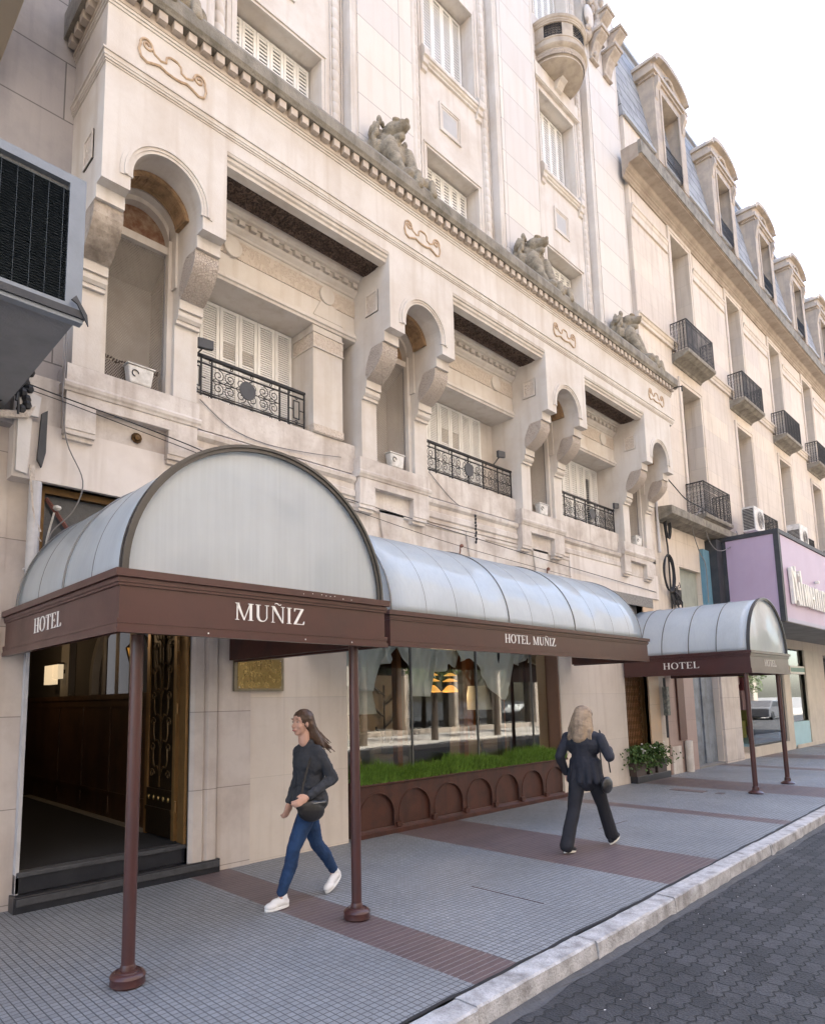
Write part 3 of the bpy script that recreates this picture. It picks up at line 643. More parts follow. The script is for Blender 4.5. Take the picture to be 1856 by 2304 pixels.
# scroll reliefs on frieze
def spiral(cx, cz, r0, r1, a0, a1, n=26): return [(cx+(r0+(r1-r0)*i/n)*math.cos(R(a0+(a1-a0)*i/n)), cz+(r0+(r1-r0)*i/n)*math.sin(R(a0+(a1-a0)*i/n))) for i in range(n+1)]
for k, u in enumerate(units):
    c = u+.67+.02; z = 8.42; s = MB()
    for sg in (-1, 1):
        pts = spiral(c+sg*.29, z+.075, .012, .075, 0, sg*(-1)*560+0) if sg < 0 else [(2*c-a, b) for a, b in spiral(c-.29, z+.075, .012, .075, 0, 560)]
        s.tube([(a, YF-.012, b) for a, b in pts], .013, 5)
        pts = [(c+sg*(.29-.02+.3*0), z)]
        body = [(c+sg*.36, z+.06), (c+sg*.375, z-.01), (c+sg*.35, z-.09), (c+sg*.29, z-.115), (c+sg*.22, z-.085), (c+sg*.15, z-.06), (c+sg*.08, z-.085), (c, z-.09)]
        s.tube([(a, YF-.010, b) for a, b in body], .014, 5)
        body = [(c+sg*.25, z+.12), (c+sg*.21, z+.03), (c+sg*.14, z+.0), (c+sg*.085, z+.02), (c+sg*.08, z+.085), (c+sg*.04, z+.115), (c, z+.118)]
        s.tube([(a, YF-.010, b) for a, b in body], .013, 5)
    nb0 = len(s.f)
    s.prism([(c-.36, z+.06), (c-.36, z-.08), (c-.28, z-.11), (c-.14, z-.06), (c, z-.085), (c+.14, z-.06), (c+.28, z-.11), (c+.36, z-.08), (c+.36, z+.06), (c+.3, z+.13), (c+.22, z+.03), (c+.1, z+.01), (c+.06, z+.1), (c-.06, z+.1), (c-.1, z+.01), (c-.22, z+.03), (c-.3, z+.13)], YF-.007, YF+.01, 'y')
    s.m = [0]*(len(s.f)-len(s.f[nb0:]))+[0]*len(s.f[nb0:]); s.m[nb0:] = [1]*(len(s.f)-nb0); s.build('scroll_relief', [gold_relief, stone], H, smooth=False)
# bays: soffit relief, inner entablature, lintel, shutters
def shutter(name, x0, x1, y, z0, z1, n, parent, open_slats=(), pitch=.031, cov=.78):
    """louvred shutter of n leaves"""
    root = MB(); w_ = (x1-x0)/n; st = .045
    root.box(x0, x1, y+.02, y+.035, z0, z1, 1)
    for i in range(n):
        a, b = x0+i*w_+.004, x0+(i+1)*w_-.004
        root.box(a, a+st, y-.02, y+.018, z0, z1); root.box(b-st, b, y-.02, y+.018, z0, z1)
        root.box(a+st, b-st, y-.02, y+.018, z1-st, z1); root.box(a+st, b-st, y-.02, y+.018, z0, z0+st)
        z = z0+st+.01
        while z < z1-st-.02:
            op = any(i == oi and za < z < zb for oi, za, zb in open_slats)
            if op: root.add([(a+st, y-.012, z+.012), (b-st, y-.012, z+.012), (b-st, y+.012, z+.018), (a+st, y+.012, z+.018), (a+st, y-.012, z+.017), (b-st, y-.012, z+.017), (b-st, y+.012, z+.023), (a+st, y+.012, z+.023)], [(0, 3, 2, 1), (4, 5, 6, 7), (0, 1, 5, 4), (2, 3, 7, 6)])
            else: root.prism([(y-.010, z), (y-.004, z+pitch*cov), (y+.004, z+pitch*cov), (y+.002, z)], a+st, b-st, 'x')
            z += pitch
    return root.build(name, [white_paint, black_trim], parent)
for k in range(3):
    a, b = units[k]+UW, units[k+1]
    sr = MB(); sr.box(a, b, -.55, -.24, 7.785, 7.80)
    x = a+.09
    while x < b-.05:
        sr.tube([(x+.062*math.cos(t*.5236), -.395+.075*math.sin(t*.5236), 7.783) for t in range(12)], .011, 5, closed=True); sr.tube([(x-.03, -.395, 7.78), (x+.03, -.395, 7.78)], .016, 5); sr.tube([(x, -.43, 7.78), (x, -.36, 7.78)], .016, 5)
        sr.tube([(x+.083, -.5, 7.782), (x+.083, -.29, 7.782)], .010, 5); x += .166
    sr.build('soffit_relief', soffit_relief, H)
    # inner entablature
    en = MB(); en.box(a, b, -.10, .46, 7.62, 7.81)
    en.prism([(-.10, 7.81), (-.19, 7.81), (-.185, 7.78), (-.16, 7.765), (-.155, 7.74), (-.12, 7.725), (-.12, 7.71), (-.10, 7.71)], a, b, 'x')
    x = a+.03
    while x < b-.05: en.box(x, x+.085, -.15, -.10, 7.64, 7.705); x += .168
    en.prism([(-.05, 7.62), (-.12, 7.625), (-.10, 7.60), (-.08, 7.585), (-.06, 7.57), (-.05, 7.55), (-.03, 7.54), (-.03, 7.62)], a, b, 'x')
    en.box(a, b, -.03, .46, 7.0, 7.62)
    en.prism([(-.03, 7.0), (-.055, 7.0), (-.055, 6.965), (-.075, 6.955), (-.08, 6.91), (-.06, 6.90), (-.05, 6.87), (.46, 6.87), (.46, 7.0)], a, b, 'x')
    en.build('bay_lintel', stone, H)
    rl = MB(); rl.box(a+.0, b, -.042, -.029, 7.25, 7.49); rl.build('carved_band', leaf_relief, H)
    for xc_ in (a+.50, a+1.98):
        md = MB()
        for r0, r1, d in ((.125, .10, .03), (.10, .075, .022), (.075, .0, .028)):
            n = 24; po = [(xc_+r0*math.cos(2*math.pi*i/n), 7.36+r0*math.sin(2*math.pi*i/n)) for i in range(n)]
            md.prism(po, -.03-d-.012, -.03, 'y')
        md.build('medallion', stone, H)
    if k == 0:
        cm = MB(); cm.box(5.14, 5.65, -.035, .46, 5.35, 6.868); cm.build('square_column', stone, H)
        for nm_, za, zb in (('carved_capital', 6.56, 6.75), ('carved_base', 5.36, 5.46)): MB().box(5.135, 5.655, -.05, .4, za, zb).build(nm_, leaf_relief, H)
        ct = MB()
        for za in (6.54, 6.755): ct.box(5.125, 5.665, -.06, .45, za, za+.018)
        ct.build('column_fillet', stone, H)
        kst = MB(); kst.prism([(5.14, 7.01), (5.65, 7.01), (5.53, 7.25), (5.27, 7.25)], -.05, -.03, 'y'); kst.build('keystone', stone, H)
        sh = shutter('window_shutter', 3.44, 5.13, .45, 5.12, 6.86, 6, H, [(2, 6.18, 6.40), (3, 6.18, 6.38)])
    elif k == 1: sh = shutter('window_shutter', 7.36, 9.36, .45, 5.12, 6.86, 7, H, [(3, 6.18, 6.42), (4, 6.16, 6.42)])
    else: sh = shutter('window_shutter', 11.25, 13.56, .42, 5.12, 6.86, 8, H, [(6, 5.3, 6.6)], .046)
    # iron railing
    r0, r1 = a+.03, (5.06 if k == 0 else b-.03); y = .05; zb, zt = 5.40, 5.85
    rl = MB(); rl.box(r0, r1, y-.022, y+.022, zt, zt+.03); rl.box(r0, r1, y-.012, y+.012, zt-.075, zt-.063); rl.box(r0, r1, y-.012, y+.012, zb, zb+.012)
    rl.box(r0, r1, y-.006, y+.006, zb+.03, zb+.038)
    posts = [r0+.005, r0+.13, r0+.27, r1-.40, r1-.26, r1-.01] if k == 0 else [r0+.005, r0+.4, r0+.8, r0+1.22, r0+1.62, r1-.4, r1-.01]
    for px in posts: rl.box(px-.009, px+.009, y-.009, y+.009, zb-.06, zt)
    s0, s1 = (r0+.28, r1-.41) if k == 0 else (r0+.02, r1-.02)
    n = 6 if k == 0 else 14; cw = (s1-s0)/n; zz = (zt-.08+zb+.045)/2; hh = (zt-.08-zb-.045)/2
    for i in range(n):
        cx = s0+cw*(i+.5)
        for sg in (-1, 1):
            rr = min(cw*.5, hh*.5)*.98; fl_ = 1 if i % 2 else -1
            pts = [(cx+fl_*(rr*(1-.8*t/22))*math.cos(R(90+t*26)), y, zz+sg*hh*.5+sg*(rr*(1-.8*t/22))*math.sin(R(90+t*26))) for t in range(23)]
            rl.tube(pts, .0058, 4)
            rl.tube([(cx-cw*.5, y, zz), (cx-cw*.2, y, zz+sg*hh*.25), (cx+cw*.1, y, zz+sg*.01), (cx+cw*.5, y, zz)], .005, 4)
    rl.box(s0, s1, y-.004, y+.004, zz-.004, zz+.004)
    if k == 0:
        for px in (r0+.07, r1-.135):
            for q in (-.045, .045): rl.box(px+q-.006, px+q+.006, y-.006, y+.006, zz-.12, zz+.12)
            for q in (-.12, .12): rl.box(px-.05, px+.05, y-.0065, y+.0065, zz+q-.006, zz+q+.006)
            rl.box(px-.12, px-.045, y-.004, y+.004, zz-.005, zz+.005); rl.box(px+.045, px+.12, y-.004, y+.004, zz-.005, zz+.005)
            for q in (-.165, .165): rl.tube([(px+.02*math.cos(t*.7854), y, zz+q+.02*math.sin(t*.7854)) for t in range(8)], .007, 4, closed=True)
    for i in range(5):
        px = r0+.25+(r1-r0-.5)*i/4; rl.tube([(px+.016*math.cos(t*.7854), y, zt-.03+.016*math.sin(t*.7854)) for t in range(8)], .006, 4, closed=True)
        rl.tube([(px+.016*math.cos(t*.7854), y, zb-.02+.016*math.sin(t*.7854)) for t in range(8)], .006, 4, closed=True)
    ro = rl.build('iron_railing', iron, H)
    dx = {0: 4.17, 1: 8.47, 2: 12.55}[k]
    dsk = MB(); n = 28; dsk.prism([(dx+.115*math.cos(2*math.pi*i/n), 5.615+.115*math.sin(2*math.pi*i/n)) for i in range(n)], y-.03, y-.018, 'y'); dsk.build('round_plate', iron_grey, ro)

# ---- upper facade
up = MB()
hb = []
holes = []
for k in range(-1, 4):
    xl = 4.13+PIT*k; xr = xl+1.47
    holes += [(xl, xr, 9.2, 11.55), (xl, xr, 13.3, 15.38), (xl, xr, 17.25, 19.6)]
up.wall(-2.0, 15.42, 9.0, 23.0, YB, .75, [h for h in holes if h[0] > -1 and h[1] < 15], 0)
up.build('upper_wall', stone, H)
ub = MB(); ub.box(-2, 15.4, .76, 9, 8.9, 23.0); ub.build('building_core', room, H)
cr = MB(); cr.prism([(.8, 22.6), (-.1, 22.6), (-.2, 22.8), (-.45, 22.95), (-.5, 23.2), (.8, 23.3)], -2, 15.5, 'x'); cr.build('top_cornice', stone, H)
for k in range(4):
    a, b = 2.18+PIT*k, 3.69+PIT*k
    if k == 3: b = 15.40
    p = MB(); p.box(a+.14, b-.13, YP, YB, 9.1, 22.6); p.build('pilaster', stone_panel, H)
    q = MB()
    for (x0_, x1_) in ((a, a+.14), (b-.13, b)):
        q.box(x0_, x1_, YP+.02, YB, 9.1, 22.6)
        c_ = (x0_+x1_)/2; q.prism([(c_-.045+.09*i/6, YP+.02-.022*math.sin(math.pi*i/6)) for i in range(7)]+[(c_+.045, YP+.05), (c_-.045, YP+.05)], 9.1, 22.6, 'z')
    q.build('pilaster_edge_bead', stone, H)
# roped torus mouldings beside the bays
def rope(x, name='roped_moulding'):
    t = MB(); z = 9.1; hgt = .185; r0 = .078
    while z < 22.5:
        n = 10; vs = []; fs = []; L_ = 5
        for j in range(L_+1):
            f = j/L_; rr = r0*(.86+.20*math.sin(math.pi*f)**.7)
            for i in range(n+1):
                an = math.pi+math.pi*i/n; vs.append((x+rr*math.cos(an), YB+rr*math.sin(an)*.85, z+f*hgt-.10*(i/n)))
        for j in range(L_):
            for i in range(n): fs.append((j*(n+1)+i, j*(n+1)+i+1, (j+1)*(n+1)+i+1, (j+1)*(n+1)+i))
        t.add(vs, fs); z += hgt
    for sx in (-.115, .10): t.box(x+sx, x+sx+.018, YB-.03, YB, 9.1, 22.5)
    o = t.build(name, stone, H); autosmooth(o, 40)
for k in range(4):
    rope(2.03+PIT*k if k else 2.05); 
    if k < 3: rope(3.86+PIT*k)
# upper windows with shutters, surrounds, sills
def upper_window(xl, xr, z0, z1, name='upper_window', sill=False, n=4, fold=False, top=True):
    f = MB(); 
    if sill:
        t = .05
        for (x0_, x1_) in ((xl-.085, xl-.05), (xr+.05, xr+.085)): f.box(x0_, x1_, YB-.02, YB, z0, z1+.1)
        f.prism([(YB, z0+.01), (YB-.10, z0+.01), (YB-.10, z0-.05), (YB-.075, z0-.06), (YB-.07, z0-.10), (YB-.04, z0-.12), (YB-.04, z0-.16), (YB, z0-.17)], xl-.11, xr+.11, 'x')
        for c_ in (xl-.05, xr+.05):
            f.prism([(YB, z0+.16), (YB-.075, z0+.16), (YB-.12, z0+.06), (YB-.125, z0-.07), (YB-.09, z0-.10), (YB-.085, z0-.2), (YB-.05, z0-.22), (YB-.045, z0-.30), (YB, z0-.32)], c_-.07, c_+.07, 'x')
    else:
        f.box(xr+.06, xr+.085, YB-.015, YB, z0, z1+.06); f.box(xl-.085, xl-.06, YB-.015, YB, z0, z1+.06); f.box(xl-.085, xr+.085, YB-.022, YB, z1+.03, z1+.055)
    f.box(xl+.001, xr-.001, .28+.02, .34, z1-.025, z1-.0005)
    o = f.build('window_surround', stone, H)
    sh = shutter('window_shutter', xl+.02, xr-.02, .62, z0-.0, z1-.04, n, H, pitch=.062, cov=.66)
for k in range(3):
    xl = 4.13+PIT*k; xr = xl+1.47
    upper_window(xl, xr, 9.2, 11.55, n=6); upper_window(xl, xr, 13.3, 15.38, sill=True, n=5); upper_window(xl, xr, 17.25, 19.6, sill=False, n=5)
    s = MB()
    if k >= 0:
        x0_, x1_, z0, z1 = xl+.36, xl+.96, 12.09, 12.67
        for (d, pr) in ((0, .03), (.035, .018), (.07, .006)):
            for (aa, bb, cc, dd) in [(x0_+d, x0_+d+.035, z0+d, z1-d), (x1_-d-.035, x1_-d, z0+d, z1-d), (x0_+d+.035, x1_-d-.035, z0+d, z0+d+.035), (x0_+d+.035, x1_-d-.035, z1-d-.035, z1-d)]: s.box(aa, bb, YB-pr, YB, cc, dd)
        s.build('square_panel_frame', stone, H)
        pn = MB(); pn.box(x0_+.105, x1_-.105, YB-.004, YB, z0+.105, z1-.105); pn.build('square_panel', mat("grey_panel", (.42, .41, .40), .7), H)
# round balcony
rb = MB(); cx_, cy_, zb = 12.49, YB, 15.90
rb.lathe([(.02, -.02), (.35, -.01), (.58, .02), (.66, .05), (.665, .08), (.63, .10), (.64, .12), (.69, .155), (.715, .20), (.715, .23), (.69, .245), (.69, .27), (.74, .30), (.765, .34), (.765, .36), (.73, .375), (.72, .51), (.735, .52), (.735, .545), (.72, .55), (.60, .55)], (cx_, cy_, zb), 40, 0, math.pi, 2*math.pi)
rb.lathe([(.72, .87), (.74, .875), (.74, .90), (.755, .915), (.755, .95), (.775, .97), (.785, 1.02), (.77, 1.05), (.60, 1.06), (.60, .59), (.62, .57), (.62, .87), (.72, .87)], (cx_, cy_, zb), 40, 0, math.pi, 2*math.pi)
for a0, a1 in ((180, 197), (229, 251), (289, 311), (343, 360)):
    rb.lathe([(.60, .54), (.72, .54), (.72, .88), (.60, .88), (.60, .54)], (cx_, cy_, zb), 8, 0, R(a0), R(a1))
o = rb.build('round_balcony', mat("balcony_stone", (.43, .365, .29), .85, var=.8, scale=3, dark=(.24, .20, .16), streak=.7, bump=.2), H); autosmooth(o, 30)
bc = o
for a0, a1 in ((197, 229), (251, 289), (311, 343)):
    g = MB()
    for j in range(5):
        for i in range(9):
            a = R(a0+(a1-a0)*(i+.5)/9); r_ = .71
            c = Vector((cx_+r_*math.cos(a), cy_+r_*math.sin(a), zb+.60+.06*j)); tn = Vector((-math.sin(a), math.cos(a), 0))
            q = .022 if (i+j) % 2 else .014
            g.tube([c+tn*q*math.cos(t*1.047)+Vector((0, 0, 1))*q*math.sin(t*1.047) for t in range(6)], .007, 4, closed=True)
    for i in range(6):
        a = R(a0+(a1-a0)*i/5); g.tube([(cx_+.71*math.cos(a), cy_+.71*math.sin(a), zb+.58), (cx_+.71*math.cos(a), cy_+.71*math.sin(a), zb+.86)], .006, 4)
    g.build('iron_grille', iron, bc)
lb = MB(); lb.lathe([(.69, .125), (.725, .20)], (cx_, cy_, zb), 60, 0, math.pi, 2*math.pi); lb.build('egg_and_dart_band', scale_relief, bc)
lk = MB(); lk.prism([(YB-.02, 15.95), (YB-.30, 15.93), (YB-.29, 15.88), (YB-.22, 15.84), (YB-.18, 15.78), (YB-.14, 15.70), (YB-.02, 15.66)], 12.38, 12.62, 'x')
for i in range(5): lk.tube([(12.40+.05*i, YB-.27, 15.88), (12.40+.05*i, YB-.20, 15.82), (12.40+.05*i, YB-.15, 15.72)], .012, 5)
lk.build('balcony_console', stone, H)
lt = MB(); lt.box(11.60, 13.42, YB-.07, YB, 15.50, 15.90); lt.box(11.58, 13.44, YB-.09, YB, 15.52, 15.56); lt.build('balcony_beam', stone, H)
# consoles and cartouche on last pilaster
for (x0_, x1_, z0) in ((13.92, 14.24, 17.50), (14.60, 14.94, 17.50), (14.28, 14.62, 18.32), (14.98, 15.32, 18.32)):
    c = MB(); c.prism([(YP, z0), (YP-.07, z0+.0), (YP-.075, z0+.06), (YP-.05, z0+.07), (YP-.07, z0+.12), (YP-.12, z0+.28), (YP-.20, z0+.42), (YP-.30, z0+.50), (YP-.36, z0+.55), (YP-.36, z0+.62), (YP, z0+.66)], x0_, x1_, 'x')
    c.box(x0_-.04, x1_+.04, YP-.40, YP, z0+.60, z0+.68); c.box(x0_-.02, x1_+.02, YP-.09, YP, z0-.03, z0+.01)
    c.build('console_bracket', mat("console_stone", (.42, .36, .30), .85, var=.8, scale=6, dark=(.22, .18, .15), bump=.5), H, bevel=.01)
c = MB()
c.lathe([(.0, .10), (.14, .085), (.22, .05), (.255, .0), (.20, .0), (.185, .03), (.0, .05)], (0, 0, 0), 24)
c.v = [(13.86+v[0]*.8, YP-.06-v[2], 18.58+v[1]*1.35) for v in c.v]
c.build('cartouche_shield', stone, H, smooth=True)
fg = MB(); rng = random.Random(9)
for (cx_, cz_, rx_, rz_, n_) in ((13.72, 18.05, .13, .28, 9), (14.12, 18.2, .20, .4, 16), (14.35, 18.9, .25, .45, 20), (14.0, 19.2, .3, .25, 14)):
    for i in range(n_):
        x = cx_+rng.gauss(0, rx_*.6); z = cz_+rng.gauss(0, rz_*.6); r0_ = rng.uniform(.04, .085)
        fg.lathe([(.0, r0_*1.5), (r0_*.7, r0_), (r0_, .0), (r0_*.7, -r0_), (.0, -r0_*1.5)], (x, YP-.05-.08*rng.random(), z), 8)
fg.tube([(13.66, YP-.04, 17.8), (13.85, YP-.05, 18.1), (14.12, YP-.06, 18.35), (14.35, YP-.06, 18.8), (14.3, YP-.06, 19.1), (14.0, YP-.05, 19.3)], .12, 8)
fg.build('carved_figures', MATS['console_stone'], H, smooth=True)

# ================================================================== DOORWAY AND VESTIBULE
st = MB(); st.box(1.80, 3.82, -.06, .10, -.02, .14); st.box(1.83, 3.50, .05, .30, .14, .31); st.build('entrance_step', black_marble, H, bevel=.006)
st = MB(); st.box(1.84, 3.56, .02, .14, .285, .33); st.box(1.82, 3.81, -.075, -.06, .06, .125); st.build('step_edge', step_edge, H, bevel=.012)
vb = MB(); vb.box(1.5, 3.70, .14, 6.2, .2, .335); vb.build('vestibule_floor', carpet, H)
sk = MB(); sk.box(3.40, 3.52, 1.0, 5.6, .335, .342); sk.build('floor_border', room_pale, H)
vw = MB(); vw.box(3.52, 3.62, .5, 6.2, .3, 1.95); vw.box(3.50, 3.52, .5, 6.0, 1.88, 1.95); vw.box(3.505, 3.52, .5, 6.0, 1.78, 1.80)
for y in (1.3, 2.3, 3.3, 4.3): vw.box(3.508, 3.52, y, y+.04, .4, 1.8)
vw.box(3.508, 3.52, .5, 6, .62, .68); vw.build('wainscot', wood_dark, H)
vw = MB(); vw.box(1.5, 3.8, 6.2, 6.3, .2, 4.4); vw.box(1.4, 1.5, .3, 6.3, .2, 4.4); vw.box(1.4, 3.8, .3, 6.3, 3.3, 3.4); vw.box(3.6, 3.7, 2.95, 6.2, 1.95, 3.4); vw.box(3.6, 3.7, .5, 1.25, 1.95, 3.4); vw.box(3.6, 3.7, 1.25, 2.95, 2.85, 3.4); vw.box(4.6, 4.7, .5, 4, .3, 3.4)
vw.build('vestibule_wall', room, H)
# arched interior window
ai = MB()
def arch_yz(mb, yc, z0, r, rz, zs, t, x0, x1, mi=0):
    o_ = [(yc-r, z0), (yc-r, zs)]+[(yc+r*math.cos(R(180-a)), zs+rz*math.sin(R(a))) for a in range(10, 180, 10)]+[(yc+r, zs), (yc+r, z0)]
    i_ = [(yc-r+t, z0), (yc-r+t, zs)]+[(yc+(r-t)*math.cos(R(180-a)), zs+(rz-t)*math.sin(R(a))) for a in range(10, 180, 10)]+[(yc+r-t, zs), (yc+r-t, z0)]
    for i in range(len(o_)-1): mb.prism([o_[i], o_[i+1], i_[i+1], i_[i]], x0, x1, 'x', mi)
arch_yz(ai, 2.20, 1.95, .88, .85, 2.15, .10, 3.50, 3.60)
for yy in (1.75, 2.2, 2.65): ai.box(3.52, 3.56, yy-.015, yy+.015, 1.95, 2.85)
ai.build('arched_interior_window', room_pale, H)
wl = MB(); wl.box(3.50, 3.60, 3.95, 4.30, 1.95, 2.9); wl.build('wall_panel', room_pale, H)
lt = thing('wall_lantern', 'pair of lit rectangular white lamps deep inside the dark hotel doorway', 'lamp')
for (y0, y1, z0, z1) in ((4.30, 4.70, 2.14, 2.44), (4.06, 4.28, 2.22, 2.44)):
    l = MB(); l.box(3.38, 3.46, y0, y1, z0, z1); l.build('lamp_shade', glow2, lt)
    l = MB(); l.box(3.37, 3.47, y0-.01, y1+.01, z1, z1+.03); l.build('lamp_cap', bronze_dk, lt)
l = MB(); l.box(3.46, 3.52, 4.1, 4.6, 2.3, 2.36); l.build('bracket', bronze_dk, lt)
ln = thing('hanging_lantern', 'tapered amber lantern glowing behind the arched window of the hotel entrance', 'lantern')
l = MB(); l.lathe([(.10, -.30), (.22, .12), (.22, .14)], (3.78, 1.95, 2.42), 6); l.build('lantern_glass', glow3, ln)
l = MB()
for i in range(6):
    a = i*math.pi/3; l.tube([(3.78+.105*math.cos(a), 1.95+.105*math.sin(a), 2.12), (3.78+.228*math.cos(a), 1.95+.228*math.sin(a), 2.55)], .012, 5)
l.lathe([(.11, -.31), (.11, -.28), (0, -.36)], (3.78, 1.95, 2.42), 6); l.lathe([(.24, .13), (.20, .17), (.10, .26), (.02, .32), (.02, .45)], (3.78, 1.95, 2.42), 6); l.build('lantern_cage', bronze_dk, ln)
for (q, e) in (((2.6, 4.2, 2.7), 2.2), ((3.0, 2.0, 2.8), 1.0)):  # added fill lights, in mid-air away from the lamp shades, lifting the vestibule
    pl = bpy.data.lights.new('vestibule_fill', 'POINT'); pl.energy = e; pl.color = (1, .70, .40); pl.shadow_soft_size = .15; pl.specular_factor = .2
    po_ = bpy.data.objects.new('vestibule_fill', pl); COL.objects.link(po_); po_.location = q
# open bronze door leaf at right
gold_frame = mat('gold_frame', (.27, .15, .055), .4, metal=.5, var=.5, scale=8, bump=.1)
D = thing('entrance_door', 'ornate bronze door leaf with branching relief standing open inside the hotel entrance', 'door')
fx = 3.40
f = MB(); f.box(fx, fx+.07, .20, .26, .345, 3.1); f.box(fx, fx+.07, .88, .95, .345, 3.1); f.box(fx+.005, fx+.065, .26, .88, 3.0, 3.1); f.build('door_frame', gold_frame, D)
f = MB(); f.box(fx+.02, fx+.05, .26, .88, .86, 3.0); f.build('door_panel', bronze_dk, D)
f = MB(); f.box(fx-.005, fx+.06, .26, .88, .36, .62); f.prism([(.26, .62), (.88, .62), (.88, .66), (.26, .66)], fx-.02, fx+.05, 'x'); f.box(fx-.0, fx+.055, .26, .88, .66, .86)
f.build('kick_plate', bronze_dk, D)
f = MB()
for i in range(5): f.lathe([(0, .03), (.012, .02), (.016, 0), (.012, -.02), (0, -.03)], (fx-.004, .33+.12*i, .76), 8)
f.build('door_stud', brass, D)
f = MB()
yc = .57; f.tube([(fx+.005, yc+.01*math.sin(z*9), .88+z) for z in [i*.1 for i in range(22)]], [.012]*22, 5)
for j in range(7):
    z = 1.0+.29*j
    for sg in (-1, 1):
        f.tube([(fx+.008, yc+sg*.22*(t/8)**.8*(1-.12*max(0, t-6)), z+.26*(t/8)+.05*math.sin(t)) for t in range(9)], .008, 4)
        f.tube([(fx+.008, yc+sg*(.20-.06*math.cos(R(t*30))*(1-t/16)), z+.02+.06*math.sin(R(t*30))*(1-t/16)) for t in range(14)], .007, 4)
f.build('branch_relief', bronze, D)
f = MB(); f.box(3.425, 3.458, .02, .16, .335, 3.9); f.box(3.44, 3.458, .16, .22, .335, 3.9)
for z in (.7, 1.75, 2.45): f.tube([(3.41, .185, z-.06), (3.41, .185, z+.06)], .014, 8)
f.build('door_jamb_frame', gold_frame, H)
# left side frame strip and downpipe
f = MB(); f.tube([(1.80, -.085, 2.7), (1.80, -.085, 3.9)], .055, 14); f.box(1.735, 1.865, -.10, -.05, 3.05, 3.07); f.build('downpipe', white_pipe, H)
f = MB(); f.box(1.831, 1.862, .05, .3, .0, 3.93); f.build('white_door_trim', white_pipe, H)
# transom window
T = MB(); T.box(1.864, 3.45, .14, .16, 2.9, 3.93); T.build('transom_glass', frost, H)
T = MB(); T.box(1.862, 3.46, .07, .15, 3.86, 3.93); T.box(1.862, 1.93, .07, .15, 2.9, 3.86); T.box(1.862, 3.46, .07, .14, 2.84, 2.9); T.build('transom_frame', bronze, H)
T = MB()
def bar(mb, p, q, r=.02): mb.tube([p, q], r, 4)
for (p, q) in [((1.95, .10, 3.82), (2.35, .10, 3.30)), ((2.35, .10, 3.30), (1.95, .10, 3.06)), ((2.35, .10, 3.30), (2.75, .10, 3.82)), ((2.75, .10, 3.82), (3.15, .10, 3.3)), ((2.35, .10, 3.3), (2.75, .10, 2.95))]: bar(T, p, q, .022)
T.build('transom_bar', mat("rusty_red_bar", (.19, .075, .06), .6, var=.5, scale=12), H)
T = MB(); T.box(13.46, 14.49, .12, .14, 3.0, 3.95); T.box(11.5, 15.0, -.042, -.0, 3.80, 4.03); T.build('transom_glass', mat("speckled_glass", (.20, .195, .19), .4, var=1., scale=25, dark=(.07, .07, .07), spots=.9, bump=.5), H)
# folding grille door
G = thing('folding_gate', 'closed bronze lattice folding gate in the doorway beside the potted plants', 'gate')
g = MB()
for i in range(12):
    x = 13.52+.078*i
    for j in range(16):
        z = .45+.155*j
        for sg in (-1, 1): g.tube([(x, .10+.01*sg, z), (x+sg*.028, .10+.01*sg, z+.078), (x, .10+.01*sg, z+.155)], .0065, 4)
g.build('lattice', bronze, G)
g = MB()
for x in (13.47, 14.44): g.box(x, x+.045, .06, .16, .3, 3.0)
g.box(13.47, 14.48, .06, .16, 2.95, 3.0); g.box(13.47, 14.48, .06, .16, .28, .34); g.build('gate_frame', bronze, G)
g = MB(); g.box(13.45, 14.5, .2, .24, .1, 3.95); g.build('grille_door_panel', wood_col, H)
g = MB(); g.box(13.43, 15.05, -.16, .12, -.02, .14); g.build('black_step', black_marble, H, bevel=.006)
# plaque
P = thing('brass_plaque', 'square brass name plaque screwed to the pale wall under the maroon canopy', 'plaque')
g = MB(); g.box(3.98, 4.66, -.05, -.013, 1.935, 2.33); g.build('plaque_back', mat("dull_brass_frame", (.22, .19, .13), .5, metal=.5, var=.5, scale=9), P, bevel=.004)
g = MB(); g.box(4.02, 4.62, -.056, -.05, 1.965, 2.305); g.build('plate', brass, P)
put_text('lettering', 'HOTEL', .075, 4.17, -.056, 2.175, 'y', P, brass, width=.30, depth=.004)
put_text('lettering', 'MUÑIZ', .10, 4.10, -.056, 2.03, 'y', P, brass, width=.44, depth=.004)
for x, z in ((4.035, 1.98), (4.605, 1.98), (4.605, 2.29), (4.035, 2.29)):
    g = MB(); g.lathe([(.009, 0), (.006, .006), (0, .008)], (0, 0, 0), 8); g.v = [(x+v[0], -.056-v[2], z+v[1]) for v in g.v]; g.build('screw', chrome, P)

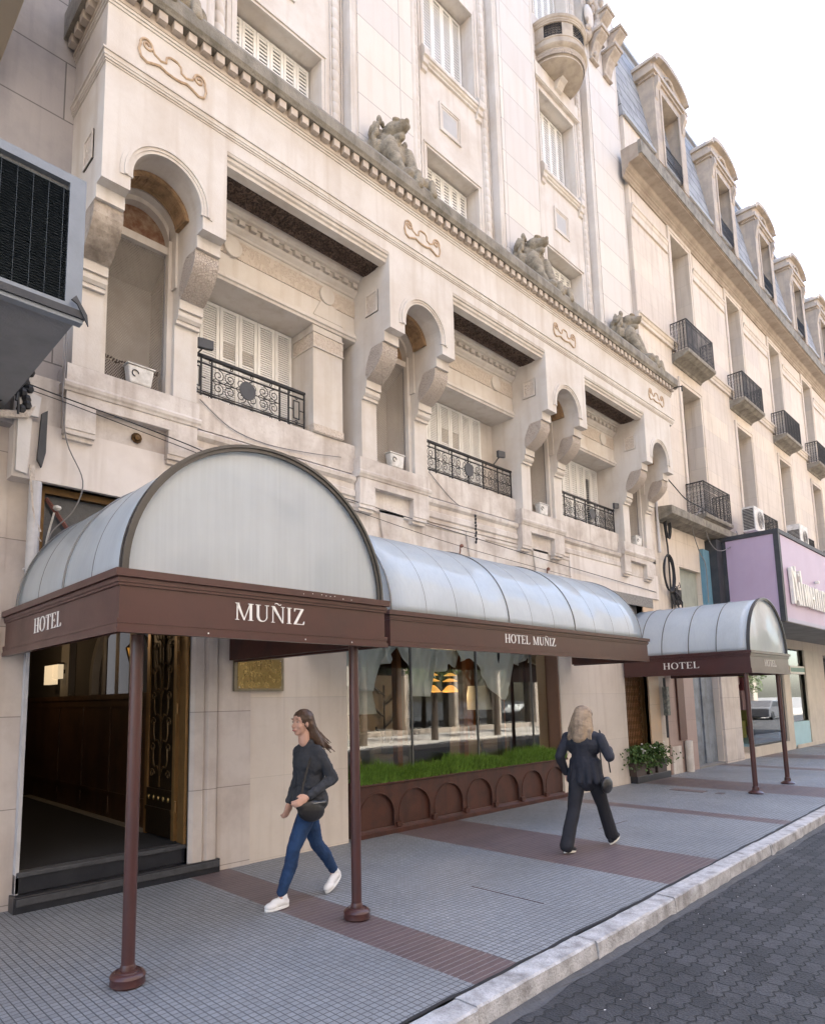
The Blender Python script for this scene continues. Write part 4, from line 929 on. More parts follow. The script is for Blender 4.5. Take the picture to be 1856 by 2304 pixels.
# ================================================================== SHOP WINDOW with interior
wn = MB(); gy = .24
for (a, b) in ((5.72, 7.16), (7.17, 8.72), (8.73, 10.32), (10.33, 10.86)): wn.add([(a, gy, .68), (b, gy, .68), (b, gy, 3.2), (a, gy, 3.2)], [(0, 1, 2, 3)])
wn.build('window_pane', glass, H)
wn = MB()
for x in (7.165, 8.725, 10.325, 5.715): wn.box(x-.012, x+.012, gy-.015, gy+.02, .68, 3.2)
wn.box(5.7, 10.9, gy-.02, gy+.03, .62, .68); wn.build('window_mullion', dull_frame, H)
wn = MB(); wn.box(10.86, 10.898, .02, gy+.04, .7, 3.2); wn.build('window_reveal', mat("brown_reveal", (.20, .11, .075), .5, var=.4, scale=2, streak=.5), H)
rm = MB(); rm.box(5.3, 13.3, .9, 7.2, .3, .42); rm.box(5.2, 5.3, .5, 7.2, .3, 3.6); rm.box(13.3, 13.4, .5, 7.2, .3, 3.6); rm.box(5.2, 13.4, 7.1, 7.2, .3, 3.6); rm.box(5.2, 13.4, .5, 7.2, 3.3, 3.4)
rm.build('lounge_room', room, H)
rm = MB(); rm.box(5.7, 10.9, .27, .60, .60, .70); rm.build('window_sill_shelf', mat("pale_sill", (.36, .35, .33), .5, var=.5, scale=3), H)
for (x, y, r_) in [(7.62, 1.0, .055), (9.28, 1.0, .055), (10.15, .8, .05), (11.0, 2.2, .06)]:
    c = MB(); c.box(x-r_, x+r_, y-r_, y+r_, .42, 3.3); tag(c.build('wooden_post', wood_col, None), {7.62: 'orange wooden post nearest the tall lampshade behind the shop window', 9.28: 'orange wooden post in the middle of the lounge window', 10.15: 'orange wooden post behind the V-shaped blind', 11.0: 'orange wooden post deep in the lounge at the far window end'}[x], 'post', 'wooden posts inside the lounge')
for i, (x, y) in enumerate([(10.0, .72), (11.6, 1.3)]):
    c = MB(); c.box(x-.05, x+.05, y-.05, y+.05, .42, 3.3); tag(c.build('black_post', black_trim), ['black post standing close behind the glass beside the V-shaped blind', 'black post further back at the far end of the lounge window'][i], 'post', 'black posts inside the lounge')
# pale panels and sculpture in the lounge
c = MB(); c.box(8.2, 9.9, 3.0, 3.06, .42, 2.3); c.box(11.0, 12.6, 2.6, 2.66, .42, 2.7); tag(c.build('lounge_screen', room_pale), 'pale standing screens behind the lounge furniture', 'screen')
c = MB()
for j in range(7): c.tube([(9.15+.35*math.sin(t/8*1.5)*(1 if j % 2 else -1)*(.5+j*.08), 2.9, .6+.22*j+.25*t/8) for t in range(9)], .022, 5)
c.tube([(9.15, 2.9, .42), (9.15, 2.9, 2.1)], .02, 5); tag(c.build('branch_screen', iron), 'black branching metal ornament inside the lounge', 'ornament')
# hanging fabric blinds
def blind(x0, x1, pts, y, label, seed):
    rng = random.Random(seed); b = MB(); nu, nv = 46, 30; ztop = 3.0
    def bot(x):
        for i in range(len(pts)-1):
            if pts[i][0] <= x <= pts[i+1][0]:
                t = (x-pts[i][0])/(pts[i+1][0]-pts[i][0]+1e-9); return pts[i][1]+(pts[i+1][1]-pts[i][1])*t
        return pts[-1][1]
    ph = rng.random()*6; cxm = (x0+x1)/2
    def fn(u, v):
        x = x0+(x1-x0)*u; zb_ = bot(x); z = ztop+(zb_-ztop)*v
        f = .05*math.sin(u*17+ph+1.5*math.sin(v*4+ph))*(.5+.5*v)+.035*math.sin((v*13)+4*abs(u-.5)*3)*(v**1.5)+.05*math.sin(v*math.pi)*(1-abs(u-.5))+.012*math.sin(u*41+v*9)
        return (x+.03*math.sin(v*7+u*9)*v, y+f, z)
    b.grid(fn, nu, nv)
    o = b.build('fabric_blind', curtain_m, smooth=True); s_ = o.modifiers.new('solid', 'SOLIDIFY'); s_.thickness = .006
    for v_ in o.data.vertices: v_.co = (v_.co.x*.9824, v_.co.y-.13, 1.8+(v_.co.z-1.8)*.9824)
    return tag(o, label, 'blind', 'draped blinds along the top of the lounge window')
blind(6.05, 7.05, [(6.05, 2.05), (6.35, 2.02), (6.6, 1.95), (6.85, 1.94), (6.95, 2.1), (7.05, 2.45)], .78, 'rounded hanging blind with a bag-like fold over the nearest lampshade', 1)
blind(7.0, 7.42, [(7.0, 2.45), (7.15, 2.36), (7.3, 2.38), (7.42, 2.6)], .86, 'short bunched blind between the rounded blind and the long narrow one', 2)
blind(7.42, 8.25, [(7.42, 2.62), (7.55, 2.4), (7.72, 2.1), (7.80, 1.86), (8.15, 1.85), (8.2, 2.2), (8.25, 2.5)], .76, 'long narrow blind hanging lowest beside the amber lamps', 3)
blind(8.2, 8.95, [(8.2, 2.38), (8.4, 2.40), (8.55, 2.27), (8.68, 2.28), (8.78, 2.42), (8.9, 2.34), (8.95, 2.5)], .88, 'scalloped blind above the amber lamps', 4)
blind(8.9, 10.55, [(8.9, 2.45), (9.2, 2.52), (9.4, 2.42), (9.6, 2.25), (10.05, 1.78), (10.15, 1.77), (10.42, 2.06), (10.5, 2.4), (10.55, 2.6)], .76, 'large V-shaped blind hanging in the middle of the lounge window', 5)
blind(10.6, 11.2, [(10.6, 2.5), (10.75, 2.42), (10.9, 2.46), (11.1, 2.6), (11.2, 2.62)], .84, 'short frilled blind just past the V-shaped one', 6)
blind(11.15, 12.2, [(11.15, 2.5), (11.4, 2.38), (11.6, 2.42), (11.8, 2.36), (12.0, 2.42), (12.2, 2.6)], .80, 'frilled blind at the far end of the lounge window', 7)
# lamps
def table_lamp(x, y, z0, z1, r0, r1, label):
    t = thing('table_lamp', label, 'lamp', 'large table lamps in the lounge window')
    m = MB(); m.lathe([(r0, z0), (r1, z1)], (x, y, 0), 28); m.lathe([(r0-.008, z0), (r1-.008, z1)], (x, y, 0), 28); o = m.build('lamp_shade', shade_m, t, smooth=True)
    m = MB(); m.tube([(x, y, .95), (x, y, z0+.1)], .012, 8); m.lathe([(.09, .70), (.09, .73), (.03, .76), (.035, .85), (.02, .96)], (x, y, 0), 16); m.build('lamp_stand', brass, t)
table_lamp(6.78, .98, 1.60, 2.03, .27, .19, 'table lamp with a large linen shade at the near end of the lounge window')
table_lamp(9.92, 1.15, 1.60, 2.04, .26, .18, 'table lamp with a large linen shade behind the V-shaped blind')
for x in (9.25, 9.78):
    pl = bpy.data.lights.new('amber_bulb', 'POINT'); pl.energy = 2.5; pl.color = (1, .68, .36); pl.shadow_soft_size = .12; pl.specular_factor = 0
    po_ = bpy.data.objects.new('amber_bulb', pl); COL.objects.link(po_); po_.location = (x, 1.7, 1.85)
CH = thing('amber_ceiling_lamp', 'two columns of glowing amber bell shades hanging in the lounge', 'lamp')
for x in (9.25, 9.78):
    for z, r_ in ((1.94, .17), (2.14, .15), (2.25, .12)):
        m = MB(); hh_ = .13 if z < 2 else .055; m.lathe([(r_, z), (r_*.97, z+.012), (r_*.78, z+hh_*.35), (r_*.55, z+hh_*.7), (r_*.3, z+hh_*.95), (.02, z+hh_)], (x, 1.7, 0), 24); m.build('bell_shade', glow, CH, smooth=True)
    m = MB(); m.tube([(x, 1.7, 2.1), (x, 1.7, 3.3)], .01, 6); m.build('lamp_rod', brass, CH)
# armchairs / sofa backs
for i, (x, y) in enumerate([(8.0, 1.9), (10.9, 1.9)]):
    t = thing('armchair', ['low grey armchair behind the long narrow blind', 'low grey armchair near the far orange post'][i], 'armchair', 'armchairs in the lounge')
    m = MB(); m.box(x-.4, x+.4, y-.4, y+.3, .5, .85); m.build('seat', chair_m, t, bevel=.05)
    m = MB(); m.box(x-.42, x+.42, y+.3, y+.45, .5, 1.25); m.build('backrest', chair_m, t, bevel=.05)
    for sg in (-1, 1):
        m = MB(); m.box(x+sg*.40, x+sg*.52, y-.4, y+.4, .5, 1.02); m.build('armrest', chair_m, t, bevel=.04)

# ================================================================== PLANTER
PL = thing('planter_box', 'long maroon planter with arched panels under the lounge window', 'planter')
p = MB(); y0 = .02; xa, xb = 5.86, 11.0; n = 7; pw = (xb-xa)/n
p.box(xa, xb, y0+.03, .21, .0, .66)
p.prism([(.21, .66), (y0-.03, .66), (y0-.035, .68), (y0-.02, .705), (y0+.0, .715), (.21, .715)], xa-.03, xb+.03, 'x')
p.prism([(y0+.03, 0), (y0-.035, 0), (y0-.04, .06), (y0-.01, .085), (y0+.0, .10), (y0+.03, .10)], xa-.01, xb+.01, 'x')
p.build('box_body', brown_dark, PL, bevel=.003)
for i in range(n):
    cx = xa+pw*(i+.5); hw = pw*.5-.045; m = MB(); zs = .26; rz = .30
    o_ = [(cx-hw-.045, .66)]+[(cx-hw-.045, .10), (cx-hw, .10), (cx-hw, zs)]+[(cx-hw*math.cos(R(a)), zs+rz*math.sin(R(a))) for a in range(10, 180, 10)]+[(cx+hw, zs), (cx+hw, .10), (cx+hw+.045, .10), (cx+hw+.045, .66)]
    # build arch spandrel plate in strips
    L_ = [(cx-hw*math.cos(R(a)), zs+rz*math.sin(R(a))) for a in range(0, 181, 10)]
    for j in range(len(L_)-1): m.prism([L_[j], L_[j+1], (L_[j+1][0], .66), (L_[j][0], .66)], y0-.002, y0+.03, 'y')
    for sg in (-1, 1): m.box(cx+sg*hw, cx+sg*(hw+.0449), y0-.002, y0+.03, .10, .66)
    m.tube([(a_, y0-.004, b_) for a_, b_ in [(cx-hw, .11)]+L_+[(cx+hw, .11)]], .009, 5)
    m.box(cx-hw-.07, cx-hw+.02, y0-.045, y0-.0, .085, .15) if i else None
    m.build('arched_panel', brown_dark, PL)
p = MB(); p.grid(lambda u, v: (xa+.02+(xb-xa-.04)*u, ( .03+.17*v), .69+.02*math.sin(u*60)*math.sin(v*5)), 80, 6); p.build('soil', soil, PL)
gb = MB(); rng = random.Random(4)
for i in range(20000):
    x = rng.uniform(xa+.02, xb-.02); y = rng.uniform(-.02, .20); h_ = rng.uniform(.10, .27)*(1+.18*math.sin(x*3.3)+.12*math.sin(x*8.1)+.08*math.sin(x*21))*(.8+1.*min(y+.02, .2))*1.15; a = rng.uniform(0, 6.28); l = rng.uniform(.01, .075)
    if y < .06: l *= 1.2
    dx, dy = math.cos(a)*l, math.sin(a)*l*.8-(.05 if y < .1 else 0); w_ = rng.uniform(.0018, .0034); px, py = -math.sin(a)*w_, math.cos(a)*w_
    gb.add([(x-px, y-py, .69), (x+px, y+py, .69), (x+dx*.4+px, y+dy*.4+py, .69+h_*.6), (x+dx*.4-px, y+dy*.4-py, .69+h_*.6), (x+dx, y+dy, .69+h_*(1-.25*l/.075))], [(0, 1, 2, 3), (3, 2, 4)])
o = gb.build('grass', grassm); o['kind'] = 'stuff'; o['label'] = 'dense bright green grass growing along the top of the maroon planter'; o['category'] = 'grass'

# potted plants beside grille
for i, x in enumerate((13.62, 14.13, 14.62)):
    t = thing('flower_pot', ['brown trough of leafy white-flowered plant nearest the pale pier', 'small brown trough of leafy plant in the middle of the black step', 'brown trough of leafy plant nearest the marble pier tinted as if lit orange'][i], 'plant', 'potted plants on the black step')
    wd = (.25, .16, .25)[i]
    m = MB(); m.prism([(x-wd, .40), (x-wd+.03, .14), (x+wd-.03, .14), (x+wd, .40)], -.16, .04, 'y'); m.box(x-wd-.012, x+wd+.012, -.172, .052, .37, .41); m.build('pot', pot_m, t, bevel=.006)
    m = MB(); rng = random.Random(40+i)
    for j in range(900):
        a = rng.uniform(0, 6.28); rr = abs(rng.gauss(0, .19)); z = rng.uniform(.36, .78)-rr*.25
        px = x+rr*math.cos(a)*1.1*(1+.3*(wd > .2)); py = -.08+rr*math.sin(a)*.7; s_ = rng.uniform(.018, .04); nrm = Vector((rng.gauss(0, 1), rng.gauss(-.6, 1), rng.gauss(.8, .8))).normalized(); u = nrm.orthogonal().normalized()*s_; v_ = nrm.cross(u.normalized())*s_*.7; c_ = Vector((px, py, z))
        m.add([c_-u, c_-u*.3-v_, c_+u*.7-v_*.6, c_+u*1.2, c_+u*.7+v_*.6, c_-u*.3+v_], [(0, 1, 2, 3, 4, 5)])
    m.build('leaves', leafm, t)
    m = MB()
    for j in range(9):
        a = rng.uniform(0, 6.28); m.tube([(x+.05*math.cos(a), -.07, .38), (x+.12*math.cos(a), -.08+.06*math.sin(a), .6), (x+.16*math.cos(a), -.08+.09*math.sin(a), .75)], .005, 4)
    m.build('stem', mat("green_stem%d" % i, (.06, .07, .03), .7), t)
    m = MB()
    for j in range(8 if i != 1 else 3):
        a = rng.uniform(0, 6.28); m.lathe([(0, .015), (.02, .01), (.022, 0), (0, -.01)], (x+rng.uniform(-.16, .16), -.20+rng.uniform(-.03, .05), rng.uniform(.5, .8)), 7)
    m.build('flower', letter_white, t)

# ================================================================== CANOPIES
def fascia_run(mb, p0, p1, zb, zt, outward):
    """plate with stepped mouldings from p0 to p1 (xy), outward unit normal (axis aligned)"""
    (x0, y0), (x1, y1) = p0, p1; H_ = zt-zb
    levels = [(0, .035, .020), (.035, .06, .012), (.06, .09, .016), (.09, H_-.105, 0), (H_-.105, H_-.085, .012), (H_-.085, H_-.06, .02), (H_-.06, H_-.05, .012), (H_-.05, H_, .038)]
    for a, b, pr in levels:
        t = .03
        if outward[1]: mb.box(min(x0, x1)-pr*.999, max(x0, x1)+pr*.999, y0-pr, y0+t, zb+a, zb+b)
        else:
            if outward[0] < 0: mb.box(x0-pr, x0+t, min(y0, y1)+t+.0005, max(y0, y1), zb+a, zb+b)
            else: mb.box(x0-t, x0+pr, min(y0, y1)+t+.0005, max(y0, y1), zb+a, zb+b)
def barrel(parent, x0, x1, yf, yb, zs, rz, ribs, faint, m, front=True):
    cx = (x0+x1)/2; rx = (x1-x0)/2-.04
    def pt(a, k=0): return (cx-(rx+k)*math.cos(a), zs+(rz+k)*math.sin(a))
    v = MB(); n = 48
    v.grid(lambda u, w_: (pt(math.pi*u)[0], yf+(yb-yf)*w_, pt(math.pi*u)[1]), n, 12)
    o = v.build('vault_sheet', m, parent, smooth=True); s_ = o.modifiers.new('solid', 'SOLIDIFY'); s_.thickness = .008; s_.offset = -1
    if front:
        v = MB(); po = [pt(math.pi*i/n, -.012) for i in range(n+1)]; v.prism([(a, b) for a, b in po], yf+.022, yf+.030, 'y'); v.build('front_panel', m, parent)
    for y in ribs:
        v = MB(); v.tube([(pt(math.pi*i/n, .004)[0], y, pt(math.pi*i/n, .004)[1]) for i in range(n+1)], .010, 6); v.build('rib', dull_frame, parent)
    for y in faint:
        v = MB(); v.tube([(pt(math.pi*i/n, -.007)[0], y, pt(math.pi*i/n, -.007)[1]) for i in range(n+1)], .010, 6); v.build('rib', grey_cable, parent)
    if front:
        v = MB()
        for i in range(n):
            a, b = math.pi*i/n, math.pi*(i+1)/n
            for (ka, kb, y0, y1) in ((.016, -.026, yf-.018, yf+.004), (.022, .0, yf-.03, yf-.018), (.022, .008, yf+.004, yf+.03)):
                v.prism([pt(a, ka), pt(b, ka), pt(b, kb), pt(a, kb)], y0, y1, 'y')
        v.build('front_hoop', mat("dark_hoop%d" % int(x0), (.085, .08, .075), .4, metal=.5, var=.5, scale=6), parent)
def pole(parent, x, y, z1, flange=True, big=True):
    m = MB(); m.tube([(x, y, .0), (x, y, z1)], .043, 20); o = m.build('pole', brown, parent); autosmooth(o, 40)
    f = MB()
    if big: f.lathe([(.10, 0), (.112, .015), (.108, .045), (.113, .06), (.105, .075), (.098, .082), (.085, .088), (.075, .080), (.07, .088), (.05, .092), (.048, .12), (.043, .13)], (x, y, 0), 28)
    else: f.lathe([(.12, 0), (.13, .02), (.10, .04), (.06, .06), (.055, .12), (.043, .13)], (x, y, 0), 20)
    o2 = f.build('base_flange', brown, o, smooth=False); autosmooth(o2, 30)
C1 = thing('entrance_canopy', 'big maroon canopy with a domed milky vault over the open hotel entrance', 'canopy', 'maroon hotel canopies')
xa, xb, yf, zb, zt = 1.66, 4.00, -2.5, 2.26, 2.67
m = MB(); fascia_run(m, (xa, yf), (xb, yf), zb, zt, (0, -1)); fascia_run(m, (xa, yf), (xa, .105), zb, zt, (-1, 0)); fascia_run(m, (xb, yf), (xb, -.06), zb, zt, (1, 0))
m.build('fascia', brown, C1)
m = MB()
for x_ in (xa+.031, xb-.10): m.box(x_, x_+.069, yf+.031, -.07, zb+.02, zt-.01)
m.box(xa+.1, xb-.1, yf+.031, yf+.09, zb+.02, zt-.01); m.build('inner_frame', brown_dark, C1)
barrel(C1, xa-.01, xb+.0, yf+.02, -.058, zt, 1.07, (-.14, -1.34), (-.72, -1.92), poly)
put_text('lettering', 'MUÑIZ', .125, 2.50, yf, 2.40, 'y', C1, letter_white, width=.625, depth=.004)
put_text('lettering', 'HOTEL', .12, xa, -.76, 2.40, 'x', C1, letter_white, width=.66, depth=.004)
pole(C1, 1.915, -2.2, zb+.02); pole(C1, 3.81, -2.3, zb+.02)

m = MB(); rng = random.Random(6)
for x in (2.28, 3.12, 3.6): ell(m, (x, -2.522, 2.285), (.006, .004, .006), None, 8)
for x in [3.0+.045*i for i in range(14)]:
    if rng.random() < .6: ell(m, (x, -2.54, 2.645+rng.uniform(-.01, .01)), (rng.uniform(.003, .007), .003, .004), None, 6)
o = m.build('paint_fleck', letter_white, C1); o['kind'] = 'stuff'
C2 = thing('window_canopy', 'long low maroon canopy with a sky-tinted milky quarter vault above the lounge window', 'canopy', 'maroon hotel canopies')
xa, xb, yf, zb, zt = 5.05, 11.34, -1.5, 2.39, 2.79
m = MB(); fascia_run(m, (xa, yf), (xb, yf), zb, zt, (0, -1)); fascia_run(m, (xa, yf), (xa, -.07), zb, zt, (-1, 0)); fascia_run(m, (xb, yf), (xb, -.07), zb, zt, (1, 0)); m.build('fascia', brown, C2)
m = MB(); m.box(xa+.031, xa+.1, yf+.031, -.07, zb+.02, zt-.01); m.box(xb-.1, xb-.031, yf+.031, -.07, zb+.02, zt-.01); m.box(xa+.1, xb-.1, yf+.031, yf+.09, zb+.02, zt-.01); m.build('inner_frame', brown_dark, C2)
def q2(t, k=0): return (-.06-(1.44+k)*math.cos(t), zt+(1.20+k)*math.sin(t))
m = MB(); n = 24; m.grid(lambda u, v: (xa+.01+(xb-xa-.22)*v, q2(math.pi/2*u)[0], q2(math.pi/2*u)[1]), n, 20); o = m.build('vault_sheet', poly_skytint, C2, smooth=True); s_ = o.modifiers.new('solid', 'SOLIDIFY'); s_.thickness = .008; s_.offset = 1
for x_, mm, k in [(xa+.02, dull_frame, .004), (7.27, dull_frame, .004), (8.95, dull_frame, .004), (xb-.2, grey_cable, 0)]+[(a_, grey_cable, -.0085) for a_ in (5.65, 6.2, 6.75, 7.82, 8.38, 9.55, 10.15, 10.7)]:
    m = MB(); m.tube([(x_, *q2(math.pi/2*i/n, k)) for i in range(n+1)], .010, 6); m.build('rib', mm, C2)
for x_ in (xa+.03, xb-.22):
    m = MB(); po = [q2(math.pi/2*i/n, -.01) for i in range(n+1)]+[(-.07, zt)]; m.prism(po, x_, x_+.01, 'x'); m.build('end_panel', poly, C2)
put_text('lettering', 'HOTEL MUÑIZ', .115, 7.16, yf, 2.53, 'y', C2, letter_white, width=1.22, depth=.004)

C3 = thing('side_door_canopy', 'small far maroon canopy with arched milky vault and thin poles over the lattice gate', 'canopy', 'maroon hotel canopies')
xa, xb, yf, zb, zt = 13.36, 15.68, -2.5, 2.19, 2.61
m = MB(); fascia_run(m, (xa, yf), (xb, yf), zb, zt, (0, -1)); fascia_run(m, (xa, yf), (xa, -.05), zb, zt, (-1, 0)); fascia_run(m, (xb, yf), (xb, -.05), zb, zt, (1, 0)); m.build('fascia', brown, C3)
m = MB(); m.box(xa+.031, xa+.1, yf+.031, -.07, zb+.02, zt-.01); m.box(xb-.1, xb-.031, yf+.031, -.07, zb+.02, zt-.01); m.box(xa+.1, xb-.1, yf+.031, yf+.09, zb+.02, zt-.01); m.build('inner_frame', brown_dark, C3)
barrel(C3, xa-.01, xb, yf+.02, -.05, zt, 1.06, (-.44, -.86, -1.39, -1.91), (), poly)
put_text('lettering', 'HOTEL', .125, xa, -.88, 2.32, 'x', C3, letter_cream, width=.70, depth=.004)
put_text('lettering', 'HOTEL', .12, 14.14, yf, 2.33, 'y', C3, letter_cream, width=.70, depth=.004)
pole(C3, 13.42, -2.38, zb+.02, big=False); pole(C3, 15.25, -2.40, zb+.02, big=False)

# ================================================================== RIGHT BUILDING
RB = thing('mansard_building', 'pale stone building with blue slate mansard roof, arched dormers and iron balconies', 'building')
LR = 4.258; NB = 6; C0 = 18.42
holes = []
for k in range(NB):
    c = C0+LR*k; holes += [(c-.64, c+.64, 6.55, 10.2), (c-.62, c+.62, 11.05, 14.68)]
holes += [(15.4, 42.5, 0, 3.0)]
m = MB(); m.wall(15.4, 42.5, 0, 15.3, 0, .5, [h for h in holes[:-1]]+[(17.0, 18.72, 0, 2.95), (20.2, 21.0, .12, 3.3), (21.0, 24.3, .28, 3.3), (25.1, 27.6, .45, 3.3), (29.5, 33, .3, 3.2), (35, 39, .3, 3.2), (16.75, 18.1, 4.0, 5.02)], 0)
m.build('front_wall', stone_right, RB)
m = MB(); m.box(15.42, 42.5, .51, 9, 3.4, 15.3); m.box(15.42, 42.5, 2.5, 9, -.2, 3.4); m.box(15.4, 42.5, .5, 9, 15.3, 16.9); m.build('building_core', room, RB)
m = MB()
for k in range(NB):
    c = C0+LR*k
    for (hw, z0, z1) in ((.64, 6.55, 10.2), (.62, 11.05, 14.68)):
        for d, pr in ((.0, .03), (.09, .045)):
            w_ = .09
            m.box(c-hw-d-w_, c-hw-d, -pr, 0, z0, z1+d); m.box(c+hw+d, c+hw+d+w_, -pr, 0, z0, z1+d); m.box(c-hw-d-w_, c+hw+d+w_, -pr-.004, 0, z1+d, z1+d+w_)
    # flanking cornice strips and recessed frames between windows
    a, b = (15.42 if k == 0 else c-LR+.62+.25), c-.62-.25
    m.prism([(0, 14.33), (-.085, 14.33), (-.085, 14.28), (-.06, 14.26), (-.055, 14.2), (-.03, 14.16), (-.03, 14.02), (-.045, 14.0), (-.045, 13.96), (0, 13.95)], a, b, 'x')
    for (z0, z1) in ((14.42, 14.78),):
        m.box(a+.1, b-.1, -.012, 0, z0, z1)
    m.prism([(0, 11.32), (-.10, 11.32), (-.10, 11.27), (-.075, 11.25), (-.06, 11.19), (-.04, 11.17), (-.04, 11.11), (-.055, 11.09), (-.055, 11.06), (0, 11.05)], a-.1+(.0 if k == 0 else 0), b+.1, 'x')
m.build('window_surround', stone_right, RB)
for k in range(NB):
    c = C0+LR*k
    for (hw, z0, z1) in ((.64, 6.55, 10.2), (.62, 11.05, 14.68)):
        f = MB(); f.box(c-hw, c+hw, .44, .48, z1-.08, z1, 0); f.box(c-hw, c-hw+.07, .43, .48, z0, z1-.08); f.box(c+hw-.07, c+hw, .43, .48, z0, z1-.08); f.box(c-.04, c+.04, .43, .48, z0, z1-.08); f.box(c-hw+.07, c-.04, .43, .48, z0+1.2, z0+1.26); f.box(c+.04, c+hw-.07, .43, .48, z0+1.2, z0+1.26); f.box(c-hw+.07, c+hw-.07, .435, .48, z1-.75, z1-.69)
        o = f.build('window_frame', mat("frame_brown%d_%d" % (k, int(z0)), (.16, .13, .11), .6), RB) if False else f.build('window_frame', bronze_dk, RB)
        g = MB(); g.box(c-hw+.001, c+hw-.001, .485, .5, z0, z1-.001); g.build('window_pane', glass_dark, RB)
def balcony(c, hw, yf, zs, zt, broken=False):
    sl = MB(); sl.prism([(0, zs-.27), (-.03, zs-.27), (-.06, zs-.22), (-.14, zs-.19), (yf+.12, zs-.16), (yf+.02, zs-.10), (yf-.02, zs-.09), (yf-.03, zs-.05), (yf-.03, zs), (0, zs)], c-hw-.04, c+hw+.04, 'x')
    o = sl.build('balcony_slab', stone_dirty, RB)
    r = MB()
    for (p0, p1) in (((c-hw, 0), (c-hw, yf)), ((c-hw, yf), (c+hw, yf)), ((c+hw, yf), (c+hw, 0))):
        L_ = math.dist(p0, p1); n = max(2, round(L_/.085)); P = lambda t: (p0[0]+(p1[0]-p0[0])*t, p0[1]+(p1[1]-p0[1])*t)
        for z, q in ((zt, .016), (zt-.10, .008), (zs+.07, .009), (zs+.30, .006)):
            a, b = P(0), P(1); r.tube([(a[0], a[1], z), (b[0], b[1], z)], q, 4)
        for i in range(n+1):
            a = P(i/n); r.tube([(a[0], a[1], zs), (a[0], a[1], zt)], .0085 if i % 4 else .012, 4)
            if i < n:
                a = P((i+.5)/n); d = Vector((p1[0]-p0[0], p1[1]-p0[1], 0)).normalized()
                for z in (zs+.14, zs+.22, zs+.38, zs+.48, zs+.58, zt-.05, zt-.16):
                    r.tube([Vector((a[0], a[1], z))+d*.032*math.cos(t*1.2566)+Vector((0, 0, .036*math.sin(t*1.2566))) for t in range(5)], .0055, 3, closed=True)
    r.build('balcony_railing', iron, RB)
for k in range(NB):
    c = C0+LR*k
    balcony(c-.13, .92, -.42, 10.93, 11.78)
    balcony(c+.08, .93, -.45, 6.46, 7.33)
# cornice
m = MB(); prof = [(0, 14.86), (-.04, 14.86), (-.04, 14.90), (-.07, 14.93), (-.08, 14.98), (-.11, 15.0), (-.11, 15.04), (-.16, 15.08), (-.18, 15.15), (-.20, 15.17), (-.47, 15.19), (-.47, 15.22), (-.51, 15.22), (-.52, 15.52), (-.48, 15.58), (-.2, 15.62), (0, 15.62)]
m.prism(prof, 15.08, 42.6, 'x'); m.build('main_cornice', stone_dirty if False else mat("cornice_stone", (.36, .30, .24), .85, var=.9, scale=2.5, dark=(.24, .19, .15), streak=.7, bump=.3), RB)
m = MB(); m.box(15.06, 42.62, -.535, -.45, 15.23, 15.60); m.build('cornice_gutter', stone_dirty, RB)
